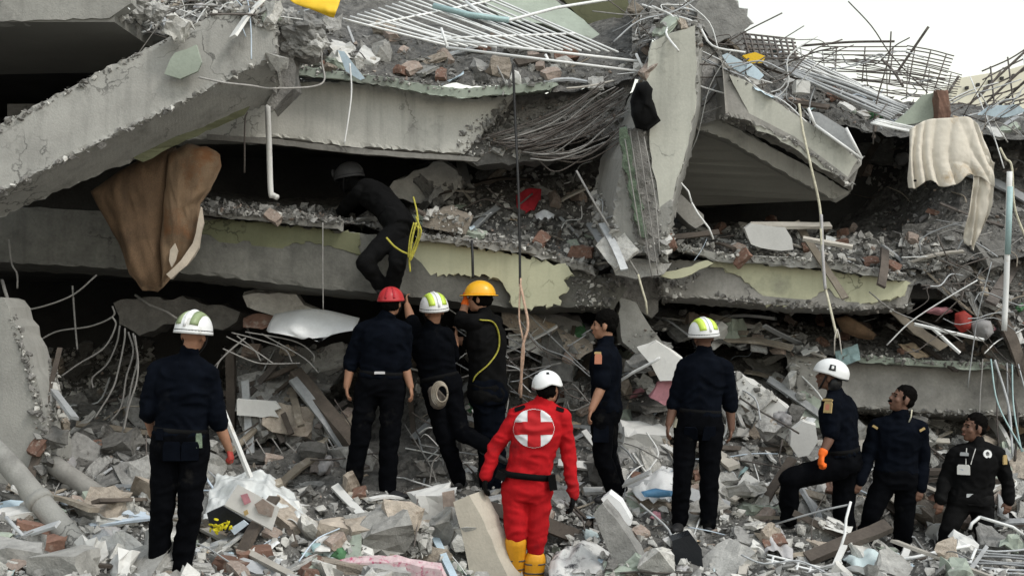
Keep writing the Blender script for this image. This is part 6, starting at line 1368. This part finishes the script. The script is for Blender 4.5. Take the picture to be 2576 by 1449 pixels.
frags('rubble_fragments', 'chunk_pale', 7000, lightp + [FORE], 1, .012, .075, 'pale broken concrete bits strewn over the rubble')
frags('rubble_fragments', 'chunk_grey', 6000, allp + [FORE] * 4, 2, .012, .08, 'grey broken concrete bits strewn over the rubble')
frags('rubble_fragments', 'chunk_dark', 6500, allp + [FORE] * 3, 3, .012, .06, 'dark broken concrete bits strewn over the rubble')
frags('rubble_fragments', 'brick_dusty', 1300, allp + [FORE] * 2, 4, .012, .045, 'dusty brick bits strewn over the rubble')
SIDE = [[(-420,1200),(-10,1240),(-10,1600),(-420,1600)], [(2590,1200),(3000,1200),(3000,1600),(2590,1600)], [(-300,1452),(2850,1452),(2850,1640),(-300,1640)], [(-300,1452),(2850,1452),(2850,1640),(-300,1640)]]
frags('rubble_fragments', 'chunk_grey', 2200, SIDE, 11, .02, .14, 'grey broken concrete at the near edge of the rubble')
frags('rubble_fragments', 'chunk_pale', 1200, SIDE, 12, .02, .16, 'pale broken concrete at the near edge of the rubble')
EDGE = [[(0,330),(233,205),(367,135),(430,100),(573,30),(573,15),(430,82),(367,115),(233,183),(0,300)], [(0,478),(230,362),(430,266),(590,184),(697,136),(697,148),(590,196),(430,278),(230,374),(0,490)],
 [(690,152),(860,170),(1065,203),(1162,214),(1292,205),(1292,222),(1162,232),(1065,222),(860,190),(690,172)], [(500,512),(860,548),(860,566),(500,530)], [(1050,580),(1200,596),(1340,612),(1500,666),(1500,684),(1340,632),(1200,614),(1050,598)],
 [(1830,180),(2000,274),(2165,392),(2160,410),(2000,294),(1830,204)], [(1815,286),(1999,350),(2140,458),(2140,474),(1999,368),(1815,304)], [(1800,632),(2075,642),(2275,684),(2275,704),(2075,668),(1800,652)], [(1800,740),(2160,768),(2290,764),(2290,780),(2160,784),(1800,760)],
 [(2120,882),(2330,898),(2576,908),(2576,926),(2330,918),(2120,902)], [(1990,1020),(2330,1028),(2576,1036),(2576,1050),(2330,1044),(1990,1036)], [(1555,325),(1640,325),(1672,640),(1600,640)], [(1555,325),(1640,325),(1672,640),(1600,640)], [(20,790),(40,790),(125,1080),(125,1200),(108,1200),(100,1060)], [(1150,330),(1300,240),(1310,260),(1215,392),(1150,392)],
 [(1440,690),(1560,690),(1540,780),(1440,775)], [(1640,660),(1760,690),(1700,760),(1640,760)], [(690,120),(800,60),(820,170),(740,240),(680,280)]]
frags('edge_crumble', 'concrete_broken', 2600, EDGE, 6, .01, .05, 'crumbled concrete along the broken edges of the beams')
frags('edge_crumble', 'chunk_pale', 700, EDGE, 7, .01, .04, 'pale crumbs along the broken edges of the beams')
# ------------------------------------------------------------ labels that single out each scattered piece
LM = [('the tall rescuer at left', 453, 1290), ('the red helmeted rescuer', 957, 1200), ('the red suited rescuer', 1325, 1330), ('the bareheaded profile', 1530, 1180), ('the lime helmeted rescuer', 1755, 1200), ('the orange gloved rescuer', 2080, 1250), ('the moustached rescuer', 2245, 1250),
      ('the far right rescuer', 2440, 1290), ('the long pipe', 130, 1300), ('the column stump', 60, 1050), ('the pale curved slab', 850, 1405), ('the leaning pillar', 1210, 1400), ('the dark foreground box', 1730, 1400), ('the pale teal cloth', 2200, 1420),
      ('the long white grille', 1250, 90), ('the black cable top', 1290, 190), ('the diagonal beam top', 560, 40), ('the broken beam end', 760, 100), ('the leaning column top', 1690, 70), ('the blue tin sheets', 1870, 165), ('the wire mesh', 2200, 220), ('the hanging curtain', 2400, 420), ('the far building', 2520, 270),
      ('the dark red cloth', 1330, 505), ('the climbing rescuer', 980, 560), ('the column foot', 1600, 640), ('the white plaster slab', 1935, 600), ('the red brick patch', 2180, 640), ('the long white pole', 2530, 640), ('the bright red bag', 2420, 810), ('the brown bolster', 2155, 825),
      ('the yellow hard hat', 1215, 790), ('the white climbing helmet', 1376, 930), ('the cream block', 1612, 1108), ('the big pale slab', 1950, 1040), ('the rebar fan', 1400, 300), ('the badged helmet', 2105, 890), ('the grey tilted slab', 740, 1080), ('the middle ledge', 700, 545), ('the clear plastic', 650, 1250), ('the lower right beam', 2350, 960)]
ORD = ['leftmost', 'second from left', 'third from left', 'fourth from left', 'fifth from left', 'sixth from left', 'seventh from left', 'eighth from left', 'ninth from left', 'tenth from left', 'eleventh from left', 'twelfth from left'] + [f'{k} from left' for k in ('thirteenth', 'fourteenth', 'fifteenth', 'sixteenth', 'seventeenth', 'eighteenth', 'nineteenth', 'twentieth', 'twenty-first', 'twenty-second', 'twenty-third', 'twenty-fourth', 'twenty-fifth', 'twenty-sixth', 'twenty-seventh', 'twenty-eighth', 'twenty-ninth', 'thirtieth')]
groups = {}
for it in SCN:
    o, noun, kind = it
    if kind is None:
        bb = o.data.vertices; c = sum((v.co for v in bb), Vector()) / len(bb) + o.location; u, v, _ = UV(c)
    else: u, v, _ = UV(o.location)
    n_, lu, lv = min(LM, key=lambda t: (t[1] - u) ** 2 + (t[2] - v) ** 2)
    du, dv = u - lu, v - lv
    rel = ('right of' if du > 0 else 'left of') if abs(du) > abs(dv) * 1.2 else ('below' if dv > 0 else 'above')
    groups.setdefault(f'{noun} {rel} {n_}', []).append((u, o, noun))
for lb, lst in groups.items():
    lst.sort(key=lambda t: t[0])
    for k, (u, o, noun) in enumerate(lst):
        o['label'] = lb if len(lst) == 1 or k > 28 else lb + ', ' + (ORD[k] if k < len(lst) - 1 or len(lst) == 1 else 'rightmost')
        o['group'] = o.get('group') or {'concrete chunk': 'loose concrete chunks in the rubble', 'slab fragment': 'broken slab fragments in the rubble', 'brick': 'loose bricks in the rubble', 'board': 'splintered boards in the rubble', 'rod': 'bent rods in the rubble', 'sheet': 'crumpled sheets in the rubble', 'cloth': 'cloth scraps in the rubble'}[o['category']]
